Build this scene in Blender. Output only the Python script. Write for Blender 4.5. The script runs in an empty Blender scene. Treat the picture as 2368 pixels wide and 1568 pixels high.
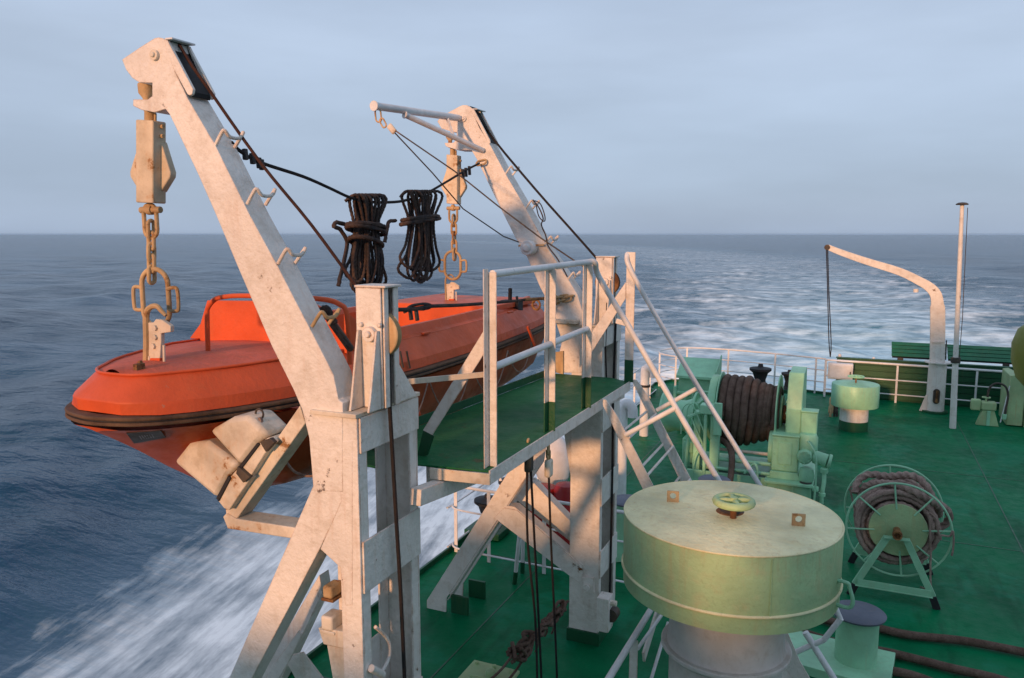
import bpy, math, random
import numpy as np
from mathutils import Vector, Matrix
rnd = random.Random(7)
S = bpy.context.scene
# ------------------------------------------------------------------ camera
F = 1806.0; CX = 1184.0; CY = 784.0; H = 4.4          # eye 4.4 m above the working deck (z = 0)
PSI = math.radians(23.9); PIT = math.atan(243 / F)
FH = Vector((-math.sin(PSI), math.cos(PSI), 0)); UP = Vector((0, 0, 1)); RT = Vector((math.cos(PSI), math.sin(PSI), 0))
FW = FH * math.cos(PIT) - UP * math.sin(PIT); UU = FH * math.sin(PIT) + UP * math.cos(PIT)
CAM = Vector((0, 0, H))
cd = bpy.data.cameras.new('camera'); cam = bpy.data.objects.new('camera', cd); S.collection.objects.link(cam)
m = Matrix((RT, UU, -FW)).transposed().to_4x4(); m.translation = CAM; cam.matrix_world = m
cd.sensor_width = 36; cd.lens = F / 2368 * 36; cd.clip_start = 0.05; cd.clip_end = 30000
S.camera = cam
# ------------------------------------------------------------------ sky, sun, exposure
SUN_TRAVEL = Vector((0.10, 0.978, -0.19)).normalized()      # low sun, nearly dead ahead of the ship, behind the viewer
W = bpy.data.worlds.new('World'); S.world = W; W.use_nodes = True
nt = W.node_tree; nt.nodes.clear(); N = nt.nodes; L = nt.links
def nd(t, **k):
    n = N.new(t)
    for a, b in k.items(): setattr(n, a, b)
    return n
out = nd('ShaderNodeOutputWorld'); bg = nd('ShaderNodeBackground'); bg.inputs['Strength'].default_value = 1.0
sky = nd('ShaderNodeTexSky'); sky.sky_type = 'NISHITA'; sky.sun_disc = False
sky.sun_elevation = math.asin(-SUN_TRAVEL.z); sky.sun_rotation = math.atan2(-SUN_TRAVEL.x, -SUN_TRAVEL.y)
sm = nd('ShaderNodeMixRGB', blend_type='MULTIPLY'); sm.inputs[0].default_value = 1; sm.inputs[2].default_value = (0.05, 0.05, 0.05, 1)
L.new(sky.outputs[0], sm.inputs[1])
tc = nd('ShaderNodeTexCoord'); sp = nd('ShaderNodeSeparateXYZ'); L.new(tc.outputs['Generated'], sp.inputs[0])
cr = nd('ShaderNodeValToRGB'); L.new(sp.outputs['Z'], cr.inputs[0])
el = cr.color_ramp.elements
el[0].position = 0.0; el[0].color = (0.365, 0.455, 0.605, 1)
el[1].position = 1.0; el[1].color = (0.40, 0.49, 0.62, 1)
for p_, c_ in ((0.05, (0.38, 0.475, 0.625, 1)), (0.13, (0.43, 0.53, 0.685, 1)), (0.22, (0.465, 0.565, 0.725, 1)), (0.36, (0.41, 0.505, 0.67, 1)), (0.6, (0.43, 0.51, 0.65, 1))):
    e = el.new(p_); e.color = c_
mp = nd('ShaderNodeMapping'); mp.inputs['Scale'].default_value = (1, 1, 4.5); L.new(tc.outputs['Generated'], mp.inputs[0])
ns = nd('ShaderNodeTexNoise'); ns.inputs['Scale'].default_value = 2.3; ns.inputs['Detail'].default_value = 5; ns.inputs['Roughness'].default_value = 0.5; L.new(mp.outputs[0], ns.inputs[0])
nr = nd('ShaderNodeMapRange'); nr.inputs['From Min'].default_value = 0.35; nr.inputs['From Max'].default_value = 0.68; nr.inputs['To Min'].default_value = 0.92; nr.inputs['To Max'].default_value = 1.09; L.new(ns.outputs[0], nr.inputs[0])
cm = nd('ShaderNodeMixRGB', blend_type='MULTIPLY'); cm.inputs[0].default_value = 1; L.new(cr.outputs[0], cm.inputs[1]); L.new(nr.outputs[0], cm.inputs[2])
ad = nd('ShaderNodeMixRGB', blend_type='ADD'); ad.inputs[0].default_value = 0.15; L.new(cm.outputs[0], ad.inputs[1]); L.new(sm.outputs[0], ad.inputs[2])
L.new(ad.outputs[0], bg.inputs[0]); L.new(bg.outputs[0], out.inputs[0])
sd = bpy.data.lights.new('sun', 'SUN'); sd.energy = 3.4; sd.angle = math.radians(2.5); sd.color = (1.0, 0.50, 0.24)
so = bpy.data.objects.new('sun', sd); S.collection.objects.link(so); so.rotation_euler = SUN_TRAVEL.to_track_quat('-Z', 'Y').to_euler()
S.view_settings.view_transform = 'Standard'; S.view_settings.look = 'None'; S.view_settings.exposure = 0; S.view_settings.gamma = 1
S.render.engine = 'CYCLES'; S.render.resolution_x = 1024; S.render.resolution_y = 678

# ------------------------------------------------------------------ survey helpers: a sight line meets a known plane of the ship
def P(px, py, X=None, Y=None, Z=None):
    r = FW + RT * ((px - CX) / F) + UU * ((CY - py) / F)
    t = (X - CAM.x) / r.x if X is not None else (Y - CAM.y) / r.y if Y is not None else (Z - CAM.z) / r.z
    return CAM + r * t
def PV(px, py, A, B):                                   # ... or the upright plane through A and B
    r = FW + RT * ((px - CX) / F) + UU * ((CY - py) / F)
    n = Vector((B[1] - A[1], A[0] - B[0], 0)); return CAM + r * ((Vector(A) - CAM).dot(n) / r.dot(n))
# ------------------------------------------------------------------ mesh helpers
class MB:
    def __init__(s): s.v = []; s.f = []
    def add(s, vs, fs):
        o = len(s.v); s.v += [tuple(v) for v in vs]; s.f += [tuple(i + o for i in f) for f in fs]; return s
    def box(s, x0, x1, y0, y1, z0, z1):
        return s.add([(x0,y0,z0),(x1,y0,z0),(x1,y1,z0),(x0,y1,z0),(x0,y0,z1),(x1,y0,z1),(x1,y1,z1),(x0,y1,z1)],
                     [(0,3,2,1),(4,5,6,7),(0,1,5,4),(1,2,6,5),(2,3,7,6),(3,0,4,7)])
    def prism(s, pts, vec):
        n = len(pts); pts = [Vector(p) for p in pts]; vec = Vector(vec)
        nrm = Vector((0, 0, 0))
        for i in range(n): nrm += pts[i].cross(pts[(i+1) % n])
        if nrm.dot(vec) > 0: pts.reverse()
        return s.add(pts + [p + vec for p in pts], [tuple(range(n)), tuple(range(2*n-1, n-1, -1))] + [(i, i+n, (i+1) % n + n, (i+1) % n) for i in range(n)])
    def bar(s, a, b, w, h, up=(0, 0, 1)):               # rectangular bar, h along up
        a = Vector(a); b = Vector(b); d = (b - a).normalized(); up = Vector(up)
        if abs(d.dot(up.normalized())) > 0.98: up = Vector((0, 1, 0))
        x = d.cross(up).normalized(); y = x.cross(d).normalized()
        q = [x*w/2 + y*h/2, -x*w/2 + y*h/2, -x*w/2 - y*h/2, x*w/2 - y*h/2]
        return s.add([a + k for k in q] + [b + k for k in q], [(0,1,2,3),(7,6,5,4)] + [(i, i+4, (i+1) % 4 + 4, (i+1) % 4) for i in range(4)])
    def tube(s, pts, r, seg=10, closed=False, lobes=0, pitch=0.12, rf=None):
        pts = [Vector(p) for p in pts]; n = len(pts)
        tang = []
        for i in range(n):
            a = pts[(i-1) % n] if (closed or i > 0) else pts[i]; b = pts[(i+1) % n] if (closed or i < n-1) else pts[i]
            t = (b - a); tang.append(t.normalized() if t.length > 1e-9 else Vector((0, 0, 1)))
        t0 = tang[0]; ref = Vector((0, 0, 1)) if abs(t0.z) < 0.9 else Vector((1, 0, 0))
        u = t0.cross(ref).normalized(); vs = []; dist = 0
        for i in range(n):
            t = tang[i]; u = (u - t * u.dot(t)).normalized(); w = t.cross(u)
            if i: dist += (pts[i] - pts[i-1]).length
            rr = rf(i / max(1, n-1)) * r if rf else r
            for k in range(seg):
                a = 2*math.pi*k/seg
                q = rr * (1 - 0.30 * (0.5 + 0.5*math.cos(lobes*(a - 2*math.pi*dist/(pitch*max(1,1))))) ) if lobes else rr
                vs.append(pts[i] + u*math.cos(a)*q + w*math.sin(a)*q)
        fs = []
        for i in range(n if closed else n-1):
            j = (i+1) % n
            for k in range(seg): fs.append((i*seg+k, i*seg+(k+1) % seg, j*seg+(k+1) % seg, j*seg+k))
        if not closed: fs += [tuple(range(seg-1, -1, -1)), tuple(range((n-1)*seg, n*seg))]
        return s.add(vs, fs)
    def cyl(s, a, b, r0, r1=None, seg=24):
        r1 = r0 if r1 is None else r1
        a = Vector(a); b = Vector(b); d = (b-a).normalized(); ref = Vector((0, 0, 1)) if abs(d.z) < 0.9 else Vector((1, 0, 0))
        u = d.cross(ref).normalized(); w = d.cross(u)
        q = [u*math.cos(2*math.pi*k/seg) + w*math.sin(2*math.pi*k/seg) for k in range(seg)]
        return s.add([a + k*r0 for k in q] + [b + k*r1 for k in q], [tuple(range(seg-1,-1,-1)), tuple(range(seg, 2*seg))] + [(i, (i+1) % seg, (i+1) % seg + seg, i+seg) for i in range(seg)])
    def lathe(s, prof, o, axis=(0, 0, 1), seg=48, cap=True):
        o = Vector(o); d = Vector(axis).normalized(); ref = Vector((0, 0, 1)) if abs(d.z) < 0.9 else Vector((1, 0, 0))
        u = d.cross(ref).normalized(); w = d.cross(u); vs = []; fs = []
        for r, z in prof:
            for k in range(seg): a = 2*math.pi*k/seg; vs.append(o + d*z + (u*math.cos(a) + w*math.sin(a))*r)
        for i in range(len(prof)-1):
            for k in range(seg): fs.append((i*seg+k, i*seg+(k+1) % seg, (i+1)*seg+(k+1) % seg, (i+1)*seg+k))
        if cap: fs += [tuple(range(seg-1,-1,-1)), tuple(range((len(prof)-1)*seg, len(prof)*seg))]
        return s.add(vs, fs)
    def torus(s, o, axis, R_, r, seg=40, sg=10):
        d = Vector(axis).normalized(); ref = Vector((0, 0, 1)) if abs(d.z) < 0.9 else Vector((1, 0, 0)); u = d.cross(ref).normalized(); w = d.cross(u)
        return s.tube([Vector(o) + (u*math.cos(2*math.pi*k/seg) + w*math.sin(2*math.pi*k/seg))*R_ for k in range(seg)], r, sg, True)
def smooth_path(pts, n=6):
    pts = [Vector(p) for p in pts]; o = []
    for i in range(len(pts)-1):
        p0 = pts[max(0, i-1)]; p1 = pts[i]; p2 = pts[i+1]; p3 = pts[min(len(pts)-1, i+2)]
        for k in range(n):
            t = k/n; o.append(0.5*((2*p1) + (p2-p0)*t + (2*p0-5*p1+4*p2-p3)*t*t + (3*p1-p0-3*p2+p3)*t**3))
    return o + [pts[-1]]
COL = S.collection
ORG = {}
def thing(name, label, cat, loc=(0, 0, 0), group=None, kind=None):
    o = bpy.data.objects.new(name, None); o.empty_display_size = 0.1; COL.objects.link(o); o.location = loc; ORG[o.name] = Vector(loc)
    o['label'] = label; o['category'] = cat
    if group: o['group'] = group
    return o
def obj(name, mb, mat, parent=None, bevel=0.0, ang=38, loc=None, label=None):
    base = ORG[parent.name] if parent else Vector(loc or (0, 0, 0))
    me = bpy.data.meshes.new(name); me.from_pydata([(v[0]-base.x, v[1]-base.y, v[2]-base.z) for v in mb.v], [], mb.f); me.update()
    o = bpy.data.objects.new(name, me); COL.objects.link(o)
    if parent: o.parent = parent
    else: o.location = base
    ORG[o.name] = base
    me.materials.append(mat)
    for p in me.polygons: p.use_smooth = True
    me.set_sharp_from_angle(angle=math.radians(ang))
    if bevel:
        b = o.modifiers.new('bevel', 'BEVEL'); b.width = bevel; b.segments = 2; b.limit_method = 'ANGLE'; b.angle_limit = math.radians(40); b.harden_normals = False
    if label: o['label'] = label
    return o
def tag(o, label=None, cat=None, group=None, kind=None):
    for k, v in (('label', label), ('category', cat), ('group', group), ('kind', kind)):
        if v: o[k] = v
    return o
# ------------------------------------------------------------------ materials
def newmat(name):
    mt = bpy.data.materials.new(name); mt.use_nodes = True; t = mt.node_tree; b = t.nodes['Principled BSDF']; return mt, t, b
def noise(t, vec, scale, detail=4, rough=0.55, sc=None):
    if sc:
        mpn = t.nodes.new('ShaderNodeMapping'); mpn.inputs['Scale'].default_value = sc; t.links.new(vec, mpn.inputs[0]); vec = mpn.outputs[0]
    n = t.nodes.new('ShaderNodeTexNoise'); n.inputs['Scale'].default_value = scale; n.inputs['Detail'].default_value = detail; n.inputs['Roughness'].default_value = rough
    t.links.new(vec, n.inputs[0]); return n.outputs[0]
def rng(t, v, a, b, c=0.0, d=1.0):
    n = t.nodes.new('ShaderNodeMapRange'); n.inputs['From Min'].default_value = a; n.inputs['From Max'].default_value = b; n.inputs['To Min'].default_value = c; n.inputs['To Max'].default_value = d
    t.links.new(v, n.inputs[0]); return n.outputs[0]
def mix(t, f, a, b, mode='MIX'):
    n = t.nodes.new('ShaderNodeMixRGB'); n.blend_type = mode
    for i, q in ((0, f), (1, a), (2, b)):
        if isinstance(q, (float, int)): n.inputs[i].default_value = q
        elif isinstance(q, tuple): n.inputs[i].default_value = (*q[:3], 1)
        else: t.links.new(q, n.inputs[i])
    return n.outputs[0]
def mth(t, op, a, b=None):
    n = t.nodes.new('ShaderNodeMath'); n.operation = op
    for i, q in ((0, a), (1, b)):
        if q is None: continue
        if isinstance(q, (float, int)): n.inputs[i].default_value = q
        else: t.links.new(q, n.inputs[i])
    return n.outputs[0]
RUST = (0.22, 0.075, 0.018); DRUST = (0.06, 0.022, 0.012)
def paint(name, base, rough=0.5, rust=0.3, streak=0.3, var=0.12, bump=0.25, chips=None, dirt=(0.30, 0.22, 0.12), spec=0.4, edge=0.0):
    mt, t, b = newmat(name); g = t.nodes.new('ShaderNodeNewGeometry'); v = g.outputs['Position']
    n1 = noise(t, v, 2.2, 5); n2 = noise(t, v, 9, 6, 0.65)
    dark = tuple(c*(1-var*1.6) for c in base); lite = tuple(min(1, c*(1+var*0.7)) for c in base)
    col = mix(t, rng(t, n1, 0.35, 0.65), dark, lite)
    # grime
    col = mix(t, rng(t, n2, 0.50, 0.72, 0, 0.45*streak + 0.10), col, dirt)
    col = mix(t, rng(t, noise(t, v, 38, 4, 0.6), 0.56, 0.68, 0, 0.30*streak + 0.06), col, tuple(c*0.62 for c in base))
    # run-down streaks
    ns_ = noise(t, v, 3.0, 4, 0.6, (9, 9, 0.7)); msk = rng(t, noise(t, v, 1.7, 3), 0.45, 0.62)
    st = mth(t, 'MULTIPLY', rng(t, ns_, 0.50, 0.66, 0, min(1, streak)), msk)
    col = mix(t, st, col, tuple(0.55*a + 0.45*c for a, c in zip(base, (0.42, 0.20, 0.07))))
    # rust blooms
    rn = noise(t, v, 5.5, 8, 0.72); rm = rng(t, rn, 0.69 - 0.13*rust, 0.72 - 0.13*rust)
    rc = mix(t, n2, RUST, DRUST)
    col = mix(t, rm, col, rc)
    halo = rng(t, rn, 0.62 - 0.13*rust, 0.72 - 0.13*rust, 0, 0.5*max(0, min(1, rust*1.5))); col = mix(t, halo, col, (0.50, 0.27, 0.10))
    if edge:
        bv_ = t.nodes.new('ShaderNodeBevel'); bv_.samples = 4; bv_.inputs['Radius'].default_value = 0.010
        dt = t.nodes.new('ShaderNodeVectorMath'); dt.operation = 'DOT_PRODUCT'; t.links.new(bv_.outputs[0], dt.inputs[0]); t.links.new(g.outputs['True Normal'], dt.inputs[1])
        em = rng(t, dt.outputs['Value'], 0.985, 0.90, 0, edge); em = mth(t, 'MULTIPLY', em, rng(t, noise(t, v, 7, 5, 0.7), 0.42, 0.62))
        col = mix(t, em, col, (0.40, 0.17, 0.06))
    if chips: col = mix(t, rng(t, noise(t, v, 14, 5, 0.7), 0.68, 0.71), col, chips)
    t.links.new(col, b.inputs['Base Color']); b.inputs['Specular IOR Level'].default_value = spec
    t.links.new(rng(t, n2, 0.3, 0.7, rough-0.08, rough+0.14), b.inputs['Roughness'])
    bn = t.nodes.new('ShaderNodeBump'); bn.inputs['Strength'].default_value = min(1, bump*1.3); bn.inputs['Distance'].default_value = 0.010
    hb = mth(t, 'ADD', mth(t, 'MULTIPLY', noise(t, v, 26, 5, 0.6), 1.0), mth(t, 'MULTIPLY', rm, 0.5))
    t.links.new(hb, bn.inputs['Height']); t.links.new(bn.outputs[0], b.inputs['Normal']); return mt
WHT = paint('white_paint', (0.76, 0.725, 0.675), 0.45, 0.22, 0.5, var=0.07, edge=0.9, bump=0.9)
WRU = paint('rusty_white_paint', (0.72, 0.65, 0.54), 0.55, 0.55, 0.9, var=0.2)
WHR = paint('rail_white_paint', (0.74, 0.75, 0.76), 0.35, 0.0, 0.2)
CREAM = paint('grimy_cream_paint', (0.72, 0.61, 0.45), 0.55, 0.7, 1.0, var=0.2)
ORG_M = paint('orange_gelcoat', (0.66, 0.108, 0.034), 0.45, -0.05, 0.3, var=0.12, bump=0.3, dirt=(0.42, 0.08, 0.035), spec=0.25, chips=(0.40, 0.16, 0.10))
ORGD = paint('faded_orange_deck', (0.62, 0.125, 0.07), 0.75, 0.1, 0.5, var=0.18, bump=0.5, dirt=(0.42, 0.13, 0.07))
GRN = paint('pale_green_paint', (0.30, 0.62, 0.40), 0.42, 0.0, 0.3, var=0.12, dirt=(0.20, 0.30, 0.14))
GRNV = paint('weathered_green_paint', (0.36, 0.52, 0.27), 0.55, 0.1, 0.7, var=0.14, dirt=(0.52, 0.46, 0.25), bump=0.5)
DGRN = paint('dark_green_paint', (0.008, 0.085, 0.035), 0.4, 0.0, 0.15, dirt=(0.02, 0.05, 0.02))
GBOX = paint('green_board_paint', (0.012, 0.14, 0.065), 0.5, -0.1, 0.2, dirt=(0.02, 0.05, 0.03))
REDP = paint('red_paint', (0.33, 0.012, 0.015), 0.4, 0.1, 0.2, dirt=(0.15, 0.02, 0.02))
GREYB = paint('blue_grey_paint', (0.12, 0.14, 0.185), 0.6, -0.2, 0.2, dirt=(0.12, 0.12, 0.12))
BLK = paint('black_rubber_and_shade', (0.018, 0.018, 0.022), 0.6, -0.3, 0.1, dirt=(0.05, 0.04, 0.035))  # also colours in shaded recesses and gaps
FEND = paint('worn_rubber_fender', (0.13, 0.075, 0.045), 0.8, -0.3, 0.3, var=0.4, dirt=(0.24, 0.15, 0.09), bump=0.6)
RUSTM = paint('rusty_iron', (0.16, 0.065, 0.022), 0.8, 0.9, 0.5, var=0.4, bump=0.7)
GOLDR = paint('rusty_galvanised_iron', (0.52, 0.37, 0.20), 0.65, 0.8, 0.8, var=0.3, bump=0.5)
DIRON = paint('weathered_dark_iron', (0.05, 0.04, 0.035), 0.6, 0.3, 0.3)
def ropemat(name, a, b_, sc=60):
    mt, t, b = newmat(name); g = t.nodes.new('ShaderNodeNewGeometry'); v = g.outputs['Position']
    col = mix(t, rng(t, noise(t, v, 8, 4), 0.35, 0.65), a, b_); col = mix(t, rng(t, noise(t, v, sc, 3), 0.4, 0.7, 0, 0.5), col, tuple(c*0.45 for c in a))
    t.links.new(col, b.inputs['Base Color']); b.inputs['Roughness'].default_value = 0.9; b.inputs['Specular IOR Level'].default_value = 0.2
    bn = t.nodes.new('ShaderNodeBump'); bn.inputs['Strength'].default_value = 0.6; bn.inputs['Distance'].default_value = 0.004; t.links.new(noise(t, v, sc*1.5, 3), bn.inputs['Height']); t.links.new(bn.outputs[0], b.inputs['Normal']); return mt
ROPEK = ropemat('tarred_black_rope', (0.030, 0.027, 0.030), (0.10, 0.065, 0.05))
ROPEB = ropemat('brown_mooring_rope', (0.10, 0.062, 0.046), (0.17, 0.115, 0.09))
ROPEG = ropemat('grey_brown_hemp_rope', (0.24, 0.165, 0.14), (0.40, 0.30, 0.25))
WIRER = ropemat('rusty_wire_rope', (0.045, 0.022, 0.018), (0.08, 0.036, 0.026), 120)
WIREK = ropemat('greased_wire_rope', (0.02, 0.02, 0.022), (0.04, 0.03, 0.028), 120)

def deckmat(name, base, patch):
    mt, t, b = newmat(name); g = t.nodes.new('ShaderNodeNewGeometry'); v = g.outputs['Position']
    n1 = noise(t, v, 0.6, 5, 0.6); n2 = noise(t, v, 5, 7, 0.7)
    col = mix(t, rng(t, n1, 0.35, 0.65), tuple(c*0.7 for c in base), tuple(c*1.25 for c in base))
    col = mix(t, rng(t, noise(t, v, 0.8, 6, 0.65), 0.53, 0.58, 0, 0.45), col, patch)
    col = mix(t, rng(t, n2, 0.55, 0.8, 0, 0.5), col, tuple(c*0.5 for c in base))
    col = mix(t, rng(t, noise(t, v, 3.1, 8, 0.75), 0.64, 0.68, 0, 0.7), col, (0.07, 0.045, 0.02))
    col = mix(t, rng(t, noise(t, v, 1.0, 5, 0.6, (3.0, 0.5, 1)), 0.56, 0.66, 0, 0.4), col, tuple(c*0.4 for c in base))
    t.links.new(col, b.inputs['Base Color']); t.links.new(rng(t, n2, 0.3, 0.7, 0.32, 0.62), b.inputs['Roughness']); b.inputs['Specular IOR Level'].default_value = 0.07
    bn = t.nodes.new('ShaderNodeBump'); bn.inputs['Strength'].default_value = 0.35; bn.inputs['Distance'].default_value = 0.01
    t.links.new(mth(t, 'ADD', noise(t, v, 22, 5), mth(t, 'MULTIPLY', noise(t, v, 1.3, 2), 3.0)), bn.inputs['Height']); t.links.new(bn.outputs[0], b.inputs['Normal']); return mt
DECK = deckmat('green_deck_paint', (0.0005, 0.145, 0.055), (0.004, 0.20, 0.10))
PLATM = deckmat('platform_green_paint', (0.014, 0.125, 0.048), (0.05, 0.15, 0.06))

# ------------------------------------------------------------------ SEA
def build_sea():
    n = 760; a = 26.0; b = math.asinh(9000/a)
    s_ = np.linspace(-1, 1, n); gx = a*np.sinh(b*s_) - 4.0; gy = a*np.sinh(b*s_) + 10.0
    X, Y = np.meshgrid(gx, gy, indexing='ij')
    dx = np.abs(np.gradient(gx))[:, None]; dy = np.abs(np.gradient(gy))[None, :]
    sp_ = np.maximum(dx, dy); Z = np.zeros_like(X); r = np.random.RandomState(3)
    for k in range(70):
        lam = 1.6 * (1.075 ** k); 
        if lam > 60: break
        for q in range(3):
            th = r.normal(1.15, 0.55); kk = 2*math.pi/lam; ph = r.uniform(0, 6.28)
            amp = 0.0052*lam**0.88 * (1 if lam < 14 else (14/lam)**1.3)
            fade = np.clip((lam/sp_ - 2.5)/3.0, 0, 1)
            arg = kk*(X*math.cos(th) + Y*math.sin(th)) + ph
            Z += amp*fade*(np.sin(arg) + 0.18*np.cos(2*arg))
    # wake
    cl = 2.0 - 7.0e-4*np.clip(Y-20, 0, None)**2
    yy = np.clip(Y, 0, None)
    hw = 14 + 0.13*np.clip(Y, 0, 260)
    u = (X - cl)/hw
    wake = np.exp(-np.abs(u)**3.2) * np.clip((Y-16)/12, 0, 1) * (0.60 + 0.55*np.exp(-np.clip(Y-20, 0, None)/60.0)) * np.clip(1.12 - Y/2400, 0, 1)
    edge = np.exp(-((np.abs(u)-1.0)/0.16)**2)*np.clip((Y-20)/20, 0, 1)*0.25*np.exp(-Y/200)
    side = np.exp(-(np.clip(-5.0 - X, 0, None)/ (8.5 + 0.22*np.clip(Y, -20, 30)))**4) * (X < 6) * np.clip((42 - Y)/14, 0, 1)
    foam = np.clip(np.maximum(wake + edge, side*1.0), 0, 1)
    turq = np.exp(-((X-cl-1)/ (hw*0.45))**2) * np.clip((Y-18)/20, 0, 1)*np.exp(-np.clip(Y-40, 0, None)/60.0)
    Z += 0.10*foam*np.sin(X*1.7 + 2*np.sin(Y*0.35))*np.clip((2.4/sp_ - 1.5)/2, 0, 1)
    Z *= 1 - 0.96*np.clip(side*1.4, 0, 1)
    far = np.clip((np.hypot(X, Y) - 60)/900, 0, 1)
    Z = Z*(1-0.6*far) - 4.0
    me = bpy.data.meshes.new('sea'); vs = np.stack([X, Y, Z], -1).reshape(-1, 3)
    idx = np.arange(n*n).reshape(n, n); q = np.stack([idx[:-1, :-1], idx[1:, :-1], idx[1:, 1:], idx[:-1, 1:]], -1).reshape(-1, 4)
    me.vertices.add(n*n); me.vertices.foreach_set('co', vs.ravel().astype(np.float32))
    me.loops.add(q.size); me.loops.foreach_set('vertex_index', q.ravel().astype(np.int32))
    me.polygons.add(len(q)); me.polygons.foreach_set('loop_start', np.arange(0, q.size, 4, dtype=np.int32)); me.polygons.foreach_set('loop_total', np.full(len(q), 4, dtype=np.int32))
    me.update(); me.polygons.foreach_set('use_smooth', np.ones(len(q), dtype=bool))
    for nm, arr in (('foam', foam), ('churn', turq), ('side', side)):
        at_ = me.attributes.new(nm, 'FLOAT', 'POINT'); at_.data.foreach_set('value', arr.ravel().astype(np.float32))
    mt, t, bb = newmat('sea_water'); g = t.nodes.new('ShaderNodeNewGeometry'); v = g.outputs['Position']
    def attr(nm_):
        k_ = t.nodes.new('ShaderNodeAttribute'); k_.attribute_name = nm_; return k_.outputs['Fac']
    fo = attr('foam'); ch = attr('churn'); sdm = attr('side')
    deep = mix(t, rng(t, noise(t, v, 0.05, 3), 0.35, 0.65), (0.002, 0.026, 0.062), (0.004, 0.052, 0.115))
    deep = mix(t, mth(t, 'MULTIPLY', fo, mth(t, 'SUBTRACT', 0.55, mth(t, 'MULTIPLY', sdm, 0.4))), deep, (0.13, 0.26, 0.35))
    deep = mix(t, mth(t, 'MULTIPLY', ch, 0.9), deep, (0.04, 0.25, 0.33))
    # streaky foam: fast water past the hull is drawn out fore and aft
    rot = t.nodes.new('ShaderNodeMapping'); rot.inputs['Rotation'].default_value = (0, 0, math.radians(-13)); t.links.new(v, rot.inputs[0]); vr = rot.outputs[0]
    f1 = noise(t, vr, 1.0, 6, 0.60, (2.2, 0.20, 1)); f2 = noise(t, vr, 1.0, 6, 0.68, (0.60, 0.20, 1)); f3 = noise(t, v, 1.0, 6, 0.60, (0.50, 0.55, 1)); f4 = noise(t, v, 1.0, 4, 0.6, (0.10, 0.22, 1))
    mN = mth(t, 'ADD', mth(t, 'MULTIPLY', f1, 0.55), mth(t, 'MULTIPLY', mth(t, 'SUBTRACT', f2, 0.12), 0.85))
    mF = mth(t, 'ADD', mth(t, 'MULTIPLY', f3, 0.6), mth(t, 'MULTIPLY', f4, 0.4))
    mixn = t.nodes.new('ShaderNodeMix'); mixn.data_type = 'FLOAT'; t.links.new(sdm, mixn.inputs[0]); t.links.new(mF, mixn.inputs[2]); t.links.new(mN, mixn.inputs[3])
    thr = mth(t, 'ADD', mixn.outputs[0], mth(t, 'MULTIPLY', fo, mth(t, 'SUBTRACT', 0.42, mth(t, 'MULTIPLY', sdm, 0.11))))
    fm = mth(t, 'MULTIPLY', rng(t, thr, 0.69, 0.93), rng(t, fo, 0.02, 0.25))
    cap = rng(t, noise(t, v, 1.0, 6, 0.6, (0.12, 0.5, 1)), 0.76, 0.80, 0, 0.25)
    fm = mth(t, 'MAXIMUM', fm, cap)
    col = mix(t, fm, deep, mix(t, mth(t, 'MULTIPLY', ch, 0.6), (0.82, 0.94, 1.0), (0.42, 0.78, 0.88)))
    t.links.new(col, bb.inputs['Base Color']); t.links.new(rng(t, fm, 0, 1, 0.22, 0.75), bb.inputs['Roughness']); bb.inputs['IOR'].default_value = 1.33
    w1 = noise(t, v, 1.0, 4, 0.6, (0.5, 1.5, 1)); w2 = noise(t, v, 1.0, 3, 0.55, (2.2, 5.0, 1)); w3 = noise(t, v, 1.0, 3, 0.5, (0.12, 0.30, 1))
    hb = mth(t, 'ADD', mth(t, 'ADD', mth(t, 'MULTIPLY', w1, 0.30), mth(t, 'MULTIPLY', w2, 0.07)), mth(t, 'MULTIPLY', w3, 1.1))
    bn = t.nodes.new('ShaderNodeBump'); t.links.new(mth(t, 'MULTIPLY', mth(t, 'SUBTRACT', 0.85, mth(t, 'MULTIPLY', fo, 0.30)), mth(t, 'MAXIMUM', 0.0, mth(t, 'SUBTRACT', 1.0, mth(t, 'MULTIPLY', sdm, 1.3)))), bn.inputs['Strength']); bn.inputs['Distance'].default_value = 1.0; t.links.new(hb, bn.inputs['Height']); t.links.new(bn.outputs[0], bb.inputs['Normal'])
    me.materials.append(mt); o = bpy.data.objects.new('sea', me); COL.objects.link(o); o['kind'] = 'structure'; o['label'] = 'dark blue sea with the white wake of the ship'
build_sea()

# ------------------------------------------------------------------ SHIP: deck, hull, deckhouse behind the viewer
DX0 = -5.05; DX1 = 7.2
stern = [(DX0, 21.2), (-5.3, 21.6), (-5.35, 22.4), (-5.0, 23.1), (-3.4, 23.6), (-0.65, 22.9), (1.3, 22.75), (4.2, 22.6), (DX1, 22.0)]
outline = [(DX0, -13)] + stern + [(DX1, -13)]
d = MB().prism([(x, y, -0.25) for x, y in outline], (0, 0, 0.25)); o = obj('deck', d, DECK); tag(o, 'dark green painted steel deck at the stern of the ship', kind='structure')
hl = MB().prism([((x+0.05 if x < 0 else x-0.05), y-0.05, -5.0) for x, y in outline], (0, 0, 4.746)); o = obj('ship_hull', hl, WHT); tag(o, 'white steel hull of the ship below its deck edge', 'ship hull')
gw = MB()                                                      # raised waterway bar and deck seams
for i in range(len(outline)-2):
    a = Vector((*outline[i], 0)); b = Vector((*outline[i+1], 0)); gw.bar(a + Vector((0.03, 0, 0.02)), b + Vector((0.03, 0, 0.02)), 0.03, 0.10)
o = obj('waterway_bar', gw, DGRN, loc=(DX0, 8, 0)); tag(o, 'low dark green steel bar running round the deck edge', 'deck edge')
dh = thing('deckhouse', 'white deckhouse of the ship behind the viewer, with unseen side blocks shaped for their shade', 'deckhouse', (2, -10, 0))
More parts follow.
